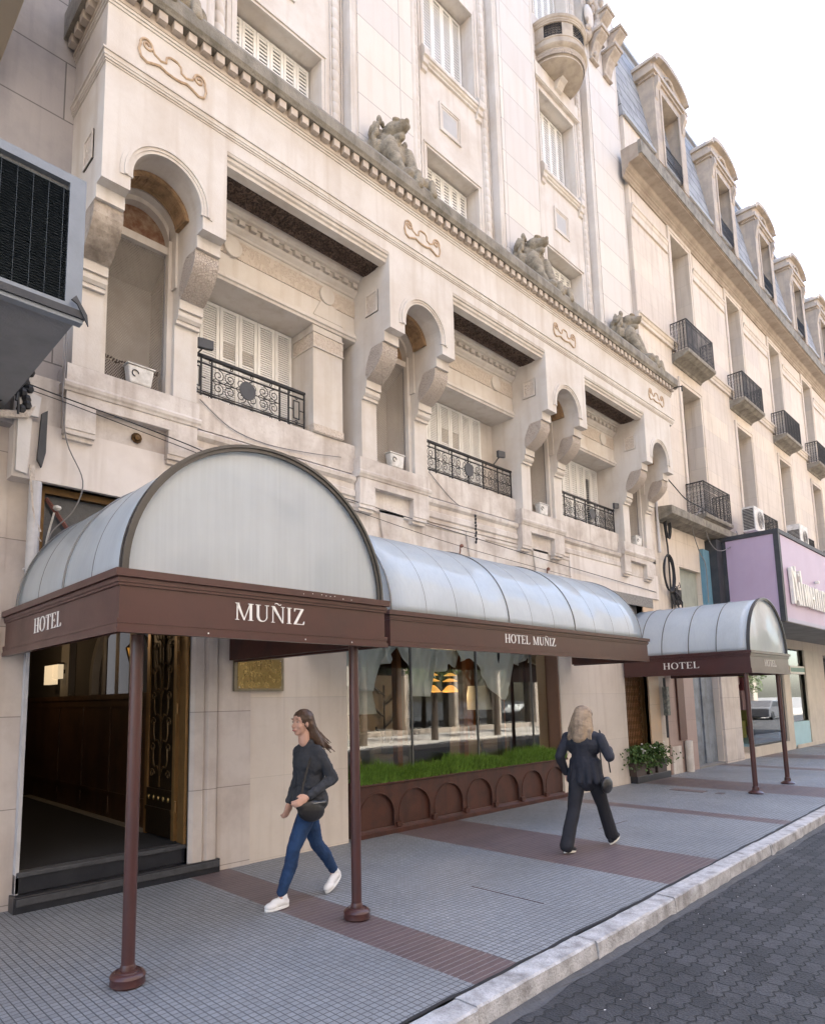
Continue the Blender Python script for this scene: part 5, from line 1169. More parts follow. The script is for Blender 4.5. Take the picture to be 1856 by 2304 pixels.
# attic wall, mansard
m = MB(); m.box(15.42, 42.5, .02, .5, 15.3, 16.92); m.build('attic_wall', stone_right, RB)
m = MB(); m.prism([(-.03, 16.90), (.01, 17.05), (.55, 20.45), (1.2, 20.45), (1.2, 16.9)], 15.40, 42.5, 'x'); m.build('slate_roof', slate, RB)
m = MB(); m.prism([(.47, 20.44), (.47, 20.52), (.66, 21.05), (6, 21.3), (6, 20.44)], 15.40, 42.5, 'x'); m.build('zinc_ridge', zinc, RB)
m = MB(); m.box(15.38, 42.5, -.06, .0, 16.84, 16.93); m.build('slate_gutter', zinc, RB)
def dormer(c):
    hw = 1.04; ow = .68; y0 = -.12; z0 = 16.6; zs = 19.35
    d = MB()
    d.box(c-hw, c-ow, y0, 1.0, z0, zs); d.box(c+ow, c+hw, y0, 1.0, z0, zs); d.box(c-ow, c+ow, y0, 1.0, 19.0, zs)
    po = [(c-hw-.10, zs)]+[(c-(hw+.10)*math.cos(R(a)), zs+.28+.42*math.sin(R(a))) for a in range(0, 181, 12)]+[(c+hw+.10, zs)]
    d.prism(po, y0-.0, 1.0, 'y')
    o_ = [(c-(hw+.16)*math.cos(R(a)), zs+.26+.52*math.sin(R(a))) for a in range(0, 181, 12)]; i_ = [(c-(hw+.02)*math.cos(R(a)), zs+.26+.36*math.sin(R(a))) for a in range(0, 181, 12)]
    for i in range(len(o_)-1): d.prism([o_[i], o_[i+1], i_[i+1], i_[i]], y0-.16, .9, 'y')
    d.box(c-hw-.14, c+hw+.14, y0-.10, .8, zs-.04, zs+.08); d.box(c-hw-.05, c+hw+.05, y0-.05, .3, zs-.12, zs-.045)
    for sg in (-1, 1): d.prism([(y0, 19.2), (y0-.12, 19.2), (y0-.13, 19.0), (y0-.06, 18.85), (y0-.03, 18.6), (y0, 18.55)], c+sg*.92-.09, c+sg*.92+.09, 'x')
    d.tube([(c-.3, y0-.02, 19.62), (c-.12, y0-.05, 19.72), (c, y0-.07, 19.66), (c+.12, y0-.05, 19.72), (c+.3, y0-.02, 19.62)], .05, 6)
    d.box(c-ow, c-ow+.09, y0-.03, y0, z0, 19.0); d.box(c+ow-.09, c+ow, y0-.03, y0, z0, 19.0)
    o = d.build('dormer', dorm_m, RB)
    g = MB(); g.box(c-ow+.001, c+ow-.001, .42, .44, z0, 18.999); g.build('window_pane', glass_dark, o)
    g = MB(); g.box(c-.035, c+.035, .36, .42, z0, 19.0); g.box(c-ow+.001, c-ow+.07, .36, .419, z0, 19.0); g.box(c+ow-.07, c+ow-.001, .36, .419, z0, 19.0); g.build('window_frame', bronze_dk, o)
    g = MB()
    for z in (17.32, 16.95): g.tube([(c-ow+.09, y0-.0, z), (c+ow-.09, y0, z)], .014, 4)
    for i in range(17): g.tube([(c-ow+.1+(2*ow-.2)*i/16, y0, 16.8), (c-ow+.1+(2*ow-.2)*i/16, y0, 17.32)], .009, 4)
    g.build('dormer_railing', iron, o)
dorm_m = mat("dormer_stone", (.44, .36, .28), .85, var=.9, scale=2.5, dark=(.27, .235, .205), streak=.8, bump=.25)
for k in range(NB): dormer(18.28+LR*.985*k)
# ground floor features of the right building
m = MB(); m.box(15.42, 16.98, -.02, 0, 0, 2.6); m.box(16.3, 16.98, -.03, -.02, 0, 2.9); m.build('pink_stone_cladding', pinkstone, RB)
m = MB(); m.box(15.92, 16.30, -.07, -.03, .75, 2.6); m.build('brown_board', mat("brown_board", (.11, .045, .030), .5, var=.5, scale=3), RB)
m = MB(); m.box(15.5, 16.0, -.035, .0, 0, .62); m.prism([(16.28+.13*math.cos(R(a)), -.0-.06-.12*math.sin(R(a))) for a in range(0, 181, 20)], .0, .72, 'z'); m.build('stone_bollard_base', stone_low, RB)
m = MB(); m.box(17.02, 17.75, .15, .2, .05, 2.95); m.box(17.95, 18.70, .15, .2, .05, 2.95); m.box(17.75, 17.95, .19, .22, .05, 2.95); m.build('steel_door', grey_door, RB)
m = MB(); m.box(16.95, 18.75, -.02, .2, 0, .05); m.build('door_sill', mat("sill_grey", (.2, .19, .18), .8), RB)
m = MB(); m.box(18.76, 20.05, -.06, 0, 0, 3.3); m.build('stone_pier', marble_pier, RB)
m = MB(); m.box(20.19, 21.0, .45, .5, .12, 3.3); m.build('black_recess', black_trim, RB)
m = MB(); m.box(21.0, 24.9, -.05, 0, -.02, .28); m.box(24.3, 24.88, -.05, .0, .28, 3.3); m.build('shopfront_base', cream_shop, RB)
m = MB(); m.box(21.02, 24.28, .05, .06, .28, 3.3); m.build('shop_window_pane', glass, RB)
m = MB(); m.box(21.0, 24.3, .03, .08, .28, .33); m.box(21.0, 21.05, .02, .09, .33, 3.3); m.box(24.25, 24.3, .02, .09, .33, 3.3); m.build('shop_window_frame', black_trim, RB)
m = MB(); m.box(21.1, 24.2, .1, 1.6, .28, .36); m.box(21.0, 28, 2.2, 2.3, 0, 3.3); m.build('shop_display_floor', bluepanel, RB)
m = MB(); m.box(25.12, 27.5, .05, .06, .45, 3.3); m.build('shop_window_pane', glass, RB)
m = MB(); m.box(24.95, 26.8, -.03, .03, .05, .85); m.build('blue_panel', bluepanel, RB)
m = MB(); m.box(26.8, 28.6, -.06, 0, 0, 3.3); m.box(25.0, 28.6, -.08, -.06, .0, .12); m.build('cream_pilaster', cream_shop, RB)
sg = thing('shop_strip_sign', 'narrow green and white strip sign in the shop window beyond the small canopy', 'sign')
m = MB(); m.box(25.12, 27.45, -.03, .03, 2.45, 2.72); m.build('board', letter_cream, sg)
m = MB(); m.box(25.2, 27.35, -.036, -.03, 2.52, 2.66); m.build('panel', mat("green_strip", (.10, .24, .17), .5), sg)
# goods glimpsed in the shop
m = MB(); rng = random.Random(77)
for i in range(46):
    x = rng.uniform(21.3, 27.3); z = rng.uniform(.45, 2.6); s_ = rng.uniform(.08, .25); m.box(x-s_, x+s_, rng.uniform(.9, 1.2), rng.uniform(1.3, 1.9), z-s_*1.3, z+s_*1.3, rng.randrange(5))
o = m.build('shop_goods', [mat("goods_%d" % i, c, .7) for i, c in enumerate([(.35, .1, .12), (.4, .38, .36), (.35, .33, .1), (.12, .14, .2), (.45, .28, .3)])]); o['kind'] = 'stuff'; o['label'] = 'jumble of colourful goods displayed behind the far shop windows'; o['category'] = 'goods'
m = MB(); m.box(16.75, 18.1, .12, .16, 4.0, 5.02); m.build('blind_window', mat("sage_shutter", (.33, .35, .30), .7, var=.5, scale=2, streak=.6), RB)
m = MB(); m.prism([(-.42, 6.10), (-.42, 6.30), (0, 6.34), (0, 5.98), (-.30, 6.04)], 15.55, 20.0, 'x')
m.build('broken_ledge', stone_dirty, RB, bevel=.01)
# lilac sign box
PS = thing('shop_sign_box', 'big lilac shop sign box with black edges and raised cream lettering', 'sign')
sx, sy, z0, z1 = 18.95, -1.66, 3.63, 5.92
m = MB(); m.box(sx, 34, sy, -.02, z0+.04, z1); m.build('sign_panel', pink, PS)
m = MB(); m.box(sx-.02, sx+.14, sy-.02, sy+.1, z0, z1+.01); m.box(sx-.03, 34.1, sy-.03, sy+.2, z1+.01, z1+.12); m.box(sx-.03, sx+.1, sy+.2, -.01, z1+.01, z1+.12); m.box(sx-.015, sx+.1, -.40, -.01, z0+.3, z1); m.box(sx-.012, sx+.05, sy+.12, -.4, z0-.01, z0+.04); m.build('sign_frame', black_trim, PS)
m = MB(); m.box(sx+.14, 34, sy-.012, sy, z0+.0, z0+.10); m.build('sign_trim', mat("lilac_trim", (.36, .33, .42), .5), PS)
m = MB(); m.box(sx+.05, 34, sy+.01, -.02, z0-.02, z0+.039); m.build('sign_soffit', grey_soffit, PS)
L_ = MB(); bx = sx+.55; hs = .95; zb = 4.12
def seg(x0, z0_, x1, z1_, w_=.10):
    d = Vector((x1-x0, z1_-z0_)); n_ = Vector((-d.y, d.x)).normalized()*w_/2
    L_.prism([(bx+x0-n_.x, zb+z0_-n_.y), (bx+x1-n_.x, zb+z1_-n_.y), (bx+x1+n_.x, zb+z1_+n_.y), (bx+x0+n_.x, zb+z0_+n_.y)], sy-.10-.001*(len(L_.f) % 11), sy-.02, 'y')
seg(.12, 0, .05, .95, .14); seg(.02, .93, .35, .62, .12); seg(.35, 1.02, .33, .1, .10); seg(.2, .85, .52, .0, .12)
seg(.62, .62, .68, .0, .12); seg(.60, .85, .62, .78, .10)
seg(.80, .95, .90, .0, .12)
for x in (1.05, 1.25, 1.45): seg(x, .62, x+.09, .02, .10); seg(x+.09, .02, x+.2, .6, .06)
seg(1.72, .6, 1.78, 0, .10); seg(1.72, .3, 1.98, .3, .07); seg(1.95, .62, 2.0, 0, .10)
seg(2.15, .6, 2.2, 0, .10); seg(2.17, .5, 2.38, .6, .08); seg(2.38, .6, 2.42, 0, .1); seg(2.62, .6, 2.66, 0, .1); seg(2.6, .8, 2.6, .88, .12); seg(2.85, .6, 2.9, 0, .1); seg(2.87, .52, 3.05, .6, .08); seg(3.05, .6, 3.1, 0, .1); seg(3.3, .6, 3.35, 0, .1); seg(3.32, .5, 3.5, .6, .08)
L_.build('sign_letters', letter_cream, PS)
# teal strip and black backing behind sign
TL = MB(); TL.box(18.12, 18.55, -.10, -.002, 3.4, 5.66); tag(TL.build('teal_board', teal), 'narrow teal blue board between the grey shutter and the lilac sign', 'board')
TL = MB(); TL.box(18.55, 18.93, -.30, -.002, 3.4, 5.95); tag(TL.build('black_board', black_trim), 'tall black board against the wall at the back edge of the lilac sign', 'board')
# air conditioners
def aircon(x, y, z, label, w_=.82, h_=.72, d=.34):
    t = thing('air_conditioner', label, 'air conditioner', 'air conditioners on the lower balconies')
    m = MB(); m.box(x, x+w_, y, y+d, z, z+h_); m.build('casing', white_metal, t, bevel=.012)
    m = MB()
    for i in range(14): m.box(x-.012, x+.0, y+.03, y+d-.03, z+.06+i*.044, z+.085+i*.044)
    m.build('side_grille', iron, t)
    m = MB()
    for r_ in (.05, .10, .15, .20, .25): m.tube([(x+w_*.56+r_*math.cos(i*.3307), y-.012, z+h_*.5+r_*math.sin(i*.3307)) for i in range(19)], .006, 4, closed=True)
    for i in range(8): a = i*math.pi/4; m.tube([(x+w_*.56+.05*math.cos(a), y-.012, z+h_*.5+.05*math.sin(a)), (x+w_*.56+.26*math.cos(a), y-.012, z+h_*.5+.26*math.sin(a))], .005, 4)
    m.build('fan_guard', grey_cable, t)
aircon(20.55, -.72, 6.46, 'white air conditioner with a round fan guard on the ledge above the lilac sign')
aircon(25.2, -.70, 6.62, 'white air conditioner further along the wall beyond the round-fanned one', .95, .85, .4)
aircon(29.9, -.66, 6.62, 'small distant white air conditioner above the far end of the lilac sign', .8, .7, .4)

# ================================================================== LEFT NEIGHBOUR
LB = thing('grey_block_building', 'neighbouring building of large grey stone blocks at the near end of the hotel', 'building')
m = MB(); m.box(-6, 2.05, .12, .6, 4.5, 23); m.box(-6, 2.0, -.02, .1, 4.44, 4.5); m.build('block_wall', stone_left, LB)
m = MB(); m.box(-6, 1.62, .11, .5, 0, 4.44); m.build('marble_ground_wall', marble_pier, LB)
m = MB(); m.box(-6, 1.30, -.95, .1, 8.0, 9.5); m.build('upper_bay', beige_paint, LB, bevel=.02)
AB = thing('shop_awning_box', 'dark grey boxed shop awning with a finned metal grille front beside the hotel pier', 'awning')
bx1, by, z0, z1 = 1.50, -2.0, 4.50, 5.62
m = MB(); m.box(-5, bx1, by+.03, .11, z0+.05, z1-.02); m.build('box_body', box_grey, AB)
m = MB(); m.box(-5, bx1-.10, by+.012, by+.028, z0+.14, z1-.10); 
for i in range(44): m.prism([(by-.012, z0+.131+i*.02), (by+.011, z0+.133+i*.02), (by+.011, z0+.145+i*.02)], -5, bx1-.10, 'x')
for i in range(30): m.box(bx1-.14-i*.1, bx1-.138-i*.1, by-.0145, by-.010, z0+.13, z1-.1)
m.build('fin_grille', grille_m, AB)
m = MB(); m.box(bx1-.10, bx1+.012, by-.02, by+.03, z0+.06, z1); m.box(-5, bx1-.10, by-.02, by+.03, z1-.07, z1); m.box(-5, bx1-.1, by-.02, by+.03, z0+.09, z0+.13); m.build('grille_frame', box_frame, AB)
m = MB(); m.box(-5, bx1+.03, by-.05, by+.03, z0+.03, z0+.085); m.build('bottom_rail', black_trim, AB)
m = MB(); m.box(-5, bx1+.02, by-.035, by+.03, z0-.0, z0+.029); m.build('drip_edge', box_frame, AB)
m = MB(); m.prism([(bx1-.07, z0+.14), (bx1-.03, z0+.12), (bx1+.05, z0-.02), (bx1+.04, z0+.06), (bx1-.04, z0+.18)], by-.065, by-.05, 'y'); m.build('hinge_plate', black_trim, AB)

# ================================================================== SMALL THINGS ON THE FACADE
def niche_box(k, label):
    u = units[k]; t = thing('flush_tank', label, 'box', 'old enamel boxes in the arched niches')
    x0, x1 = u+.56, u+.85; z0, z1 = 5.16, 5.36
    m = MB(); m.prism([(x0+.03, z0), (x1-.03, z0), (x1, z1), (x0, z1)], -.15, -.03, 'y'); m.build('tank', white_metal, t, bevel=.018)
    m = MB(); m.box(x0-.01, x1+.01, -.158, -.025, z1, z1+.018); m.build('lid', white_metal, t, bevel=.006)
    m = MB(); m.tube([(x0+.08+.035*math.cos(R(a)), -.156, z0+.11+.035*math.sin(R(a))) for a in range(0, 300, 30)], .006, 4); m.build('handle', iron, t)
niche_box(0, 'chipped white enamel box on the ledge of the largest, nearest arched niche')
niche_box(1, 'cracked white enamel box on the ledge of the second arched niche')
niche_box(2, 'white enamel box on the ledge of the third arched niche')
niche_box(3, 'white enamel box on the ledge of the last, farthest arched niche')
m = MB(); u = units[0]
m.box(u+.285, u+.95, -.012, .01, 5.155, 5.40)
for i in range(22): m.tube([(u+.30+.03*i, -.02+.01*math.sin(i*9), 5.40+.015*math.sin(i*5)), (u+.315+.03*i, -.02, 5.43+.01*math.sin(i*7))], .010, 5)
tag(m.build('bird_net_roll', mat("dark_rusty_net", (.07, .05, .04), .9, var=.8, scale=20, bump=.8)), 'dark rolled netting along the bottom of the nearest arched niche', 'netting')
def flood(x, z, y, label):
    t = thing('floodlight', label, 'floodlight', 'small floodlights on the balcony railings')
    m = MB(); m.prism([(x-.10, z), (x+.10, z+.03), (x+.10, z+.14), (x-.10, z+.12)], y-.10, y-.05, 'y'); m.build('housing', iron_grey, t, bevel=.006)
    m = MB(); m.tube([(x-.12, y, z-.12), (x-.05, y-.03, z-.02), (x, y-.05, z+.05)], .010, 5); m.build('bracket', iron, t)
flood(9.25, 5.98, .0, 'small black floodlight at the far end of the second balcony railing')
flood(13.42, 5.86, .0, 'small black floodlight at the far end of the third balcony railing')
flood(3.52, 5.86, -.02, 'small black floodlight at the near end of the nearest balcony railing')
# rosette
m = MB(); m.lathe([(0, .03), (.02, .035), (.03, .02), (.05, .03), (.06, .01), (.055, 0)], (0, 0, 0), 9); m.lathe([(.03, .04), (.0, .05)], (0, 0, 0), 8); m.v = [(2.76+v[0], -.056-v[2], 4.60+v[1]) for v in m.v]
tag(m.build('cast_rosette', bronze), 'small corroded metal rosette on the pale band under the nearest pier ledge', 'rosette')
def hook(x, z, label):
    m = MB(); m.tube([(x, -.03, z-.18), (x, -.07, z-.05), (x-.02, -.09, z), (x+.04, -.10, z+.02)], .012, 5); m.lathe([(.0, .04), (.03, .02), (.035, -.01), (.0, -.03)], (x, -.10, z+.02), 8)
    tag(m.build('awning_hook', mat("rust_%d" % int(x*10), (.20, .09, .06), .8, var=.5, scale=20)), label, 'hook', 'rusty hooks above the low canopy')
hook(8.05, 4.20, 'rusty hook on the wall above the middle of the low sky-tinted canopy'); hook(10.55, 4.14, 'rusty hook on the wall above the far part of the low sky-tinted canopy')
m = MB()
for i in range(9): m.lathe([(0, .03), (.02, .01), (.015, -.02), (0, -.03)], (8.42+.01*math.sin(i*3), -.11, 4.78-.055*i), 6)
tag(m.build('wall_bracket', iron), 'black corroded bracket on the wall beneath the second balcony', 'bracket')
# cables
def cable(name, pts, r, m_, label, sub=6):
    P = []
    V = [Vector(p) for p in pts]
    for i in range(len(V)-1):
        a = V[max(i-1, 0)]; b = V[i]; c = V[i+1]; d = V[min(i+2, len(V)-1)]
        for t in range(sub):
            t_ = t/sub; P.append(.5*((2*b)+(c-a)*t_+(2*a-5*b+4*c-d)*t_**2+(3*b-3*c+d-a)*t_**3))
    P.append(V[-1]); mb = MB(); mb.tube(P, r, 5); return tag(mb.build(name, m_), label, 'cable')
cable('wall_cable', [(1.35, -.3, 4.78), (1.85, -.22, 4.76), (2.6, -.20, 4.70), (3.3, -.20, 4.62), (3.9, -.11, 4.58), (5.5, -.10, 4.52), (8, -.11, 4.42), (11, -.11, 4.30), (15.2, -.05, 4.2)], .0065, rubber, 'upper thin black cable strung along the whole facade just above the canopies')
cable('wall_cable', [(1.3, -.28, 4.72), (1.85, -.23, 4.71), (2.6, -.21, 4.64), (3.3, -.21, 4.56), (3.9, -.12, 4.53), (5.5, -.10, 4.40), (8, -.09, 4.22), (11.4, -.07, 4.12)], .0045, rubber, 'lower thin black cable strung close under the other across the facade')
cable('wall_cable', [(3.5, -.03, 5.28), (3.9, -.03, 5.05), (4.4, -.03, 4.98), (5.0, -.04, 5.02), (5.6, -.05, 5.1)], .006, grey_cable, 'thin grey cable sagging across the nearest balcony parapet')
cable('wall_cable', [(7.4, -.03, 5.32), (7.9, -.03, 5.0), (8.3, -.05, 4.86), (8.9, -.05, 4.83), (9.6, -.05, 4.80)], .006, grey_cable, 'thin grey cable sagging across the second balcony parapet')
cable('hanging_wire', [(1.95, -.20, 6.9), (1.97, -.22, 5.2), (1.96, -.22, 4.75), (2.05, -.12, 4.35), (2.22, -.10, 4.0), (2.16, -.05, 3.7), (1.98, .0, 3.45), (1.90, -.12, 3.15)], .007, grey_cable, 'thin grey wire hanging down the wall to the transom window of the entrance')
cable('hanging_wire', [(1.62, -.05, 5.5), (1.72, -.08, 5.1), (1.66, -.08, 4.8), (1.64, -.08, 4.55)], .014, rubber, 'thick black wire curving down the grey blocks near the awning box')
m = MB(); rng = random.Random(8)
for j in range(9):
    p = [Vector((rng.uniform(1.1, 1.62), rng.uniform(-.3, -.1), rng.uniform(4.35, 5.0))) for _ in range(3)]; m.tube([p[0].lerp(p[1], t/6)*(1-t/6)+p[1].lerp(p[2], t/6)*(t/6) for t in range(7)], .012, 5)
for i in range(10): m.lathe([(0, .05), (.035, .03), (.045, 0), (.03, -.04), (0, -.05)], (1.66+.03*math.sin(i*4), -.14, 5.05-.055*i), 7)
tag(m.build('cable_tangle', rubber), 'knotted tangle of black cables under the grey awning box', 'cable tangle')
m = MB(); m.prism([(1.61, 4.52), (1.78, 4.52), (1.80, 4.72), (1.66, 4.76), (1.60, 4.62)], -.14, -.10, 'y'); m.prism([(1.80, 4.12), (1.84, 4.05), (1.87, 4.2), (1.87, 4.62), (1.82, 4.58)], -.11, -.07, 'y', 1); 
m.prism([(1.62, 3.98), (1.72, 3.96), (1.74, 4.5), (1.62, 4.52)], -.10, -.06, 'y')
tag(m.build('torn_cover_plate', [mat("white_board", (.6, .57, .54), .7), black_trim]), 'torn white cover plate and black strip dangling by the downpipe', 'cover plate')
m = MB()
for j in range(4): m.tube([(1.74+.012*j, -.10, 4.05), (1.76+.01*j, -.12, 3.8), (1.79+.02*math.sin(j*3), -.13, 3.55-.05*j), (1.85+.02*math.sin(j*5), -.12, 3.42-.03*j)], .012-.002*j, 5)
m.tube([(1.0, -.10, 4.60), (1.2, -.12, 4.50), (1.45, -.13, 4.46), (1.68, -.12, 4.52), (1.75, -.10, 4.62)], .04, 7)
tag(m.build('frayed_insulation', mat("frayed_foam", (.55, .49, .43), .95, var=.8, scale=25, dark=(.3, .24, .2), bump=1.)), 'frayed pale foam tube hanging beside the entrance transom', 'insulation')
m = MB(); m.lathe([(0, .035), (.035, .02), (.04, 0), (.02, -.02), (0, -.02)], (2.02, -.02, 3.70), 12); m.tube([(2.0, .0, 3.66), (1.96, .05, 3.4), (1.94, .1, 3.1)], .010, 5)
tag(m.build('white_bulb', white_metal), 'small white lamp bulb on a rod in front of the entrance transom', 'bulb')
# right-hand conduits and coils
def pipe(name, pts, r, m_, label, cat='pipe', grp=None):
    mb = MB(); mb.tube(pts, r, 8); o = mb.build(name, m_); autosmooth(o, 50); return tag(o, label, cat, grp)
pipe('conduit', [(15.56, -.05, 6.6), (15.56, -.05, 5.2)], .035, white_pipe, 'pale vertical conduit beside the last arched pier')
pipe('conduit', [(15.82, -.06, 6.3), (15.98, -.07, 5.4), (15.98, -.07, 3.5)], .022, rubber, 'black vertical conduit running down past the two cable coils')
pipe('conduit', [(15.18, -.09, 2.2), (15.18, -.09, .85)], .03, iron_grey, 'dark vertical conduit on the wall beside the brown board')
m = MB(); m.box(15.10, 15.26, -.16, -.06, 1.35, 2.0); tag(m.build('meter_box', mat("weathered_meter", (.12, .13, .12), .7, var=1., scale=15, dark=(.35, .34, .3)), bevel=.01), 'weathered grey meter box on the conduit beneath the small far canopy', 'meter box')
for (cx, cz, rx, rz, lb) in ((15.95, 5.95, .10, .33, 'upper slim loop of black cable hanging below the broken ledge'), (15.83, 4.72, .26, .42, 'lower big coil of black cable hanging on the wall')):
    m = MB()
    for j in range(3): m.tube([(cx+(rx+.015*j)*math.cos(t*.2618)+.01*math.sin(j*2+t), -.10-.02*j, cz+(rz+.02*j)*math.sin(t*.2618)) for t in range(24)], .016, 5, closed=True)
    tag(m.build('cable_coil', rubber), lb, 'cable coil', 'coils of cable on the far wall')
m = MB(); rng = random.Random(31)
for j in range(14):
    p0 = Vector((16.1+rng.uniform(-.1, .1), -.09, 4.3+rng.uniform(-.1, .1))); p1 = p0+Vector((rng.uniform(-.1, .35), rng.uniform(-.08, 0), rng.uniform(-.75, .2))); mid = (p0+p1)/2+Vector((rng.uniform(-.15, .15), -.05, rng.uniform(-.1, .1)))
    m.tube([p0, mid, p1], rng.uniform(.008, .016), 5)
m.box(16.1, 16.42, -.14, -.03, 4.0, 4.36)
tag(m.build('junction_box', rubber), 'black junction box with a nest of loose wires by the grey blind window', 'junction box')
cable('wall_cable', [(15.4, -.3, 7.1), (15.9, -.36, 6.85), (16.5, -.40, 6.62), (17.4, -.45, 6.55), (18.6, -.44, 6.48)], .014, rubber, 'black cable swooping from the frieze corner to the lower balcony')
cable('wall_cable', [(17.3, -.45, 6.52), (17.0, -.3, 6.1), (17.6, -.2, 5.5), (18.1, -.15, 5.2), (18.1, -.15, 4.2)], .012, grey_cable, 'pale cable looping down beside the teal board')
cable('wall_cable', [(17.4, -.45, 6.54), (18.0, -.3, 5.9), (18.5, -.4, 5.6), (19.3, -.6, 5.95), (19.6, -.5, 6.3)], .012, grey_cable, 'pale cable in a V shape at the back corner of the lilac sign')
m = MB(); m.tube([(15.15, -.70, 8.92), (14.95, -.95, 8.84), (14.9, -1.1, 8.80), (14.9, -1.1, 8.68)], .016, 6); tag(m.build('ledge_arm', iron), 'short black metal arm sticking out from the end of the cornice ledge', 'bracket')

# ================================================================== FIGURES (continuous voxel skins over shaped volumes)
def chain(mb, pts, rs, n=14):
    for i in range(len(pts)-1): cap(mb, pts[i], pts[i+1], rs[i], rs[i+1], n)
def skinned(mb, name, m, parent, vox, smooth=4, disp=None):
    o = mb.build(name, m, parent, smooth=True)
    r_ = o.modifiers.new('remesh', 'REMESH'); r_.mode = 'VOXEL'; r_.voxel_size = vox; r_.use_smooth_shade = True
    if smooth: s_ = o.modifiers.new('smooth', 'SMOOTH'); s_.iterations = smooth; s_.factor = .5
    if disp:
        tx = bpy.data.textures.new(name+'_tex', 'CLOUDS'); tx.noise_scale = disp[0]; tx.noise_depth = 3
        d = o.modifiers.new('displace', 'DISPLACE'); d.texture = tx; d.strength = disp[1]; d.texture_coords = 'LOCAL'; d.mid_level = .5
    return o

# ---- lion statues
lion_m = mat("lion_stone", (.33, .285, .215), .92, var=1., scale=7, dark=(.13, .11, .08), bump=.9, bscale=45, spots=.8, streak=.3, coord='obj')
LI = thing('lion_statue', 'second weathered stone lion, sitting on the ledge over the second arched pier', 'statue', 'stone lions on the cornice ledge')
b = MB(); rng = random.Random(2)
cap(b, (0, .0, .25), (0, -.20, .80), .24, .20); ell(b, (0, -.10, 1.02), (.25, .20, .30)); ell(b, (0, -.24, .80), (.20, .18, .22)); ell(b, (0, .0, 1.10), (.28, .20, .36)); ell(b, (0, .0, .75), (.26, .22, .4))
ell(b, (0, -.24, 1.28), (.155, .17, .15)); cap(b, (0, -.34, 1.26), (0, -.46, 1.225), .105, .092); cap(b, (0, -.30, 1.12), (0, -.42, 1.085), .075, .06); ell(b, (0, -.36, 1.385), (.125, .06, .035)); ell(b, (0, -.545, 1.28), (.045, .03, .03))
for s_ in (-1, 1):
    ell(b, (s_*.13, -.14, 1.42), (.04, .035, .055)); ell(b, (s_*.19, -.34, .84), (.11, .13, .19)); chain(b, [(s_*.19, -.38, .80), (s_*.175, -.50, .48), (s_*.16, -.60, .25)], [.105, .078, .062]); ell(b, (s_*.16, -.68, .20), (.085, .12, .06))
    for t in (-1, 0, 1): ell(b, (s_*.16+t*.045, -.78, .185), (.024, .05, .036))
    ell(b, (s_*.30, -.10, .22), (.14, .27, .25)); cap(b, (s_*.33, -.26, .13), (s_*.30, -.55, .07), .085, .065); ell(b, (s_*.06, -.49, 1.25), (.045, .05, .05))
    cap(b, (s_*.15, -.86, .10), (s_*.15, -.88, -.10), .055, .07)
for i in range(90):
    a = rng.uniform(-.5, 3.64); z = rng.uniform(.78, 1.42); k_ = math.sin((z-.70)*3.9); rr = .15+.13*max(0, k_)
    ell(b, (rr*math.cos(a)*1.2, -.13+rr*math.sin(a)*.85, z), (.045, .045, .08), n=8)
for i in range(16):
    a = math.pi+math.pi*i/15; ell(b, (.235*math.cos(a), -.20+.16*math.sin(a), .98+.05*math.sin(i*2)), (.04, .04, .085), n=8)
cap(b, (-.24, -.74, .09), (.24, -.74, .09), .11, .11)
ell(b, (0, -.30, .02), (.42, .50, .10)); cap(b, (-.3, -.1, .05), (-.75, -.12, .02), .12, .05); cap(b, (.3, -.1, .05), (.75, -.12, .02), .12, .05)
body = skinned(b, 'lion_body', lion_m, LI, .013, 1, (.04, .010))
LI.location = (units[1]+.67, -.0, 9.22)
for k, lb in ((0, 'nearest stone lion, on the cornice ledge over the first and largest arched pier'), (2, 'third stone lion, on the ledge over the third arched pier'), (3, 'last, farthest stone lion, at the end of the ledge beside the mansard building')):
    c = copy_tree(LI, None, (units[k]+.67, -.0, 9.22), lb); c.rotation_euler.z = (.08, 0, -.05, .10)[k]

# ---- people
def head(mb, c, f, s=1.0):
    """c: head centre, f: facing (unit, horizontal). Adds skull, face, ears, nose, lips, jaw"""
    f = Vector(f).normalized(); l = Vector((-f.y, f.x, 0)); z = Vector((0, 0, 1)); c = Vector(c)
    rot = Matrix((f, l, z)).transposed()
    P = lambda a, b_, d: c+f*a*s+l*b_*s+z*d*s
    ell(mb, P(-.008, 0, .025), (.096*s, .076*s, .093*s), rot); ell(mb, P(.028, 0, -.03), (.064*s, .06*s, .086*s), rot); ell(mb, P(.052, 0, -.092), (.030*s, .030*s, .024*s), rot)
    cap(mb, P(.082, 0, .012), P(.106, 0, -.024), .009*s, .014*s); ell(mb, P(.092, 0, -.060), (.012*s, .024*s, .007*s), rot); ell(mb, P(.090, 0, -.071), (.012*s, .021*s, .008*s), rot)
    for q in (-1, 1):
        ell(mb, P(.0, q*.078, -.012), (.018*s, .007*s, .031*s), rot); ell(mb, P(.075, q*.032, .034), (.014*s, .022*s, .008*s), rot); ell(mb, P(.058, q*.038, -.030), (.028*s, .022*s, .028*s), rot)
    cap(mb, P(-.02, 0, -.06), P(-.030, 0, -.17), .052*s, .055*s)
eye_m = mat('eye_white', (.38, .34, .31), .4, var=.0, bump=0)
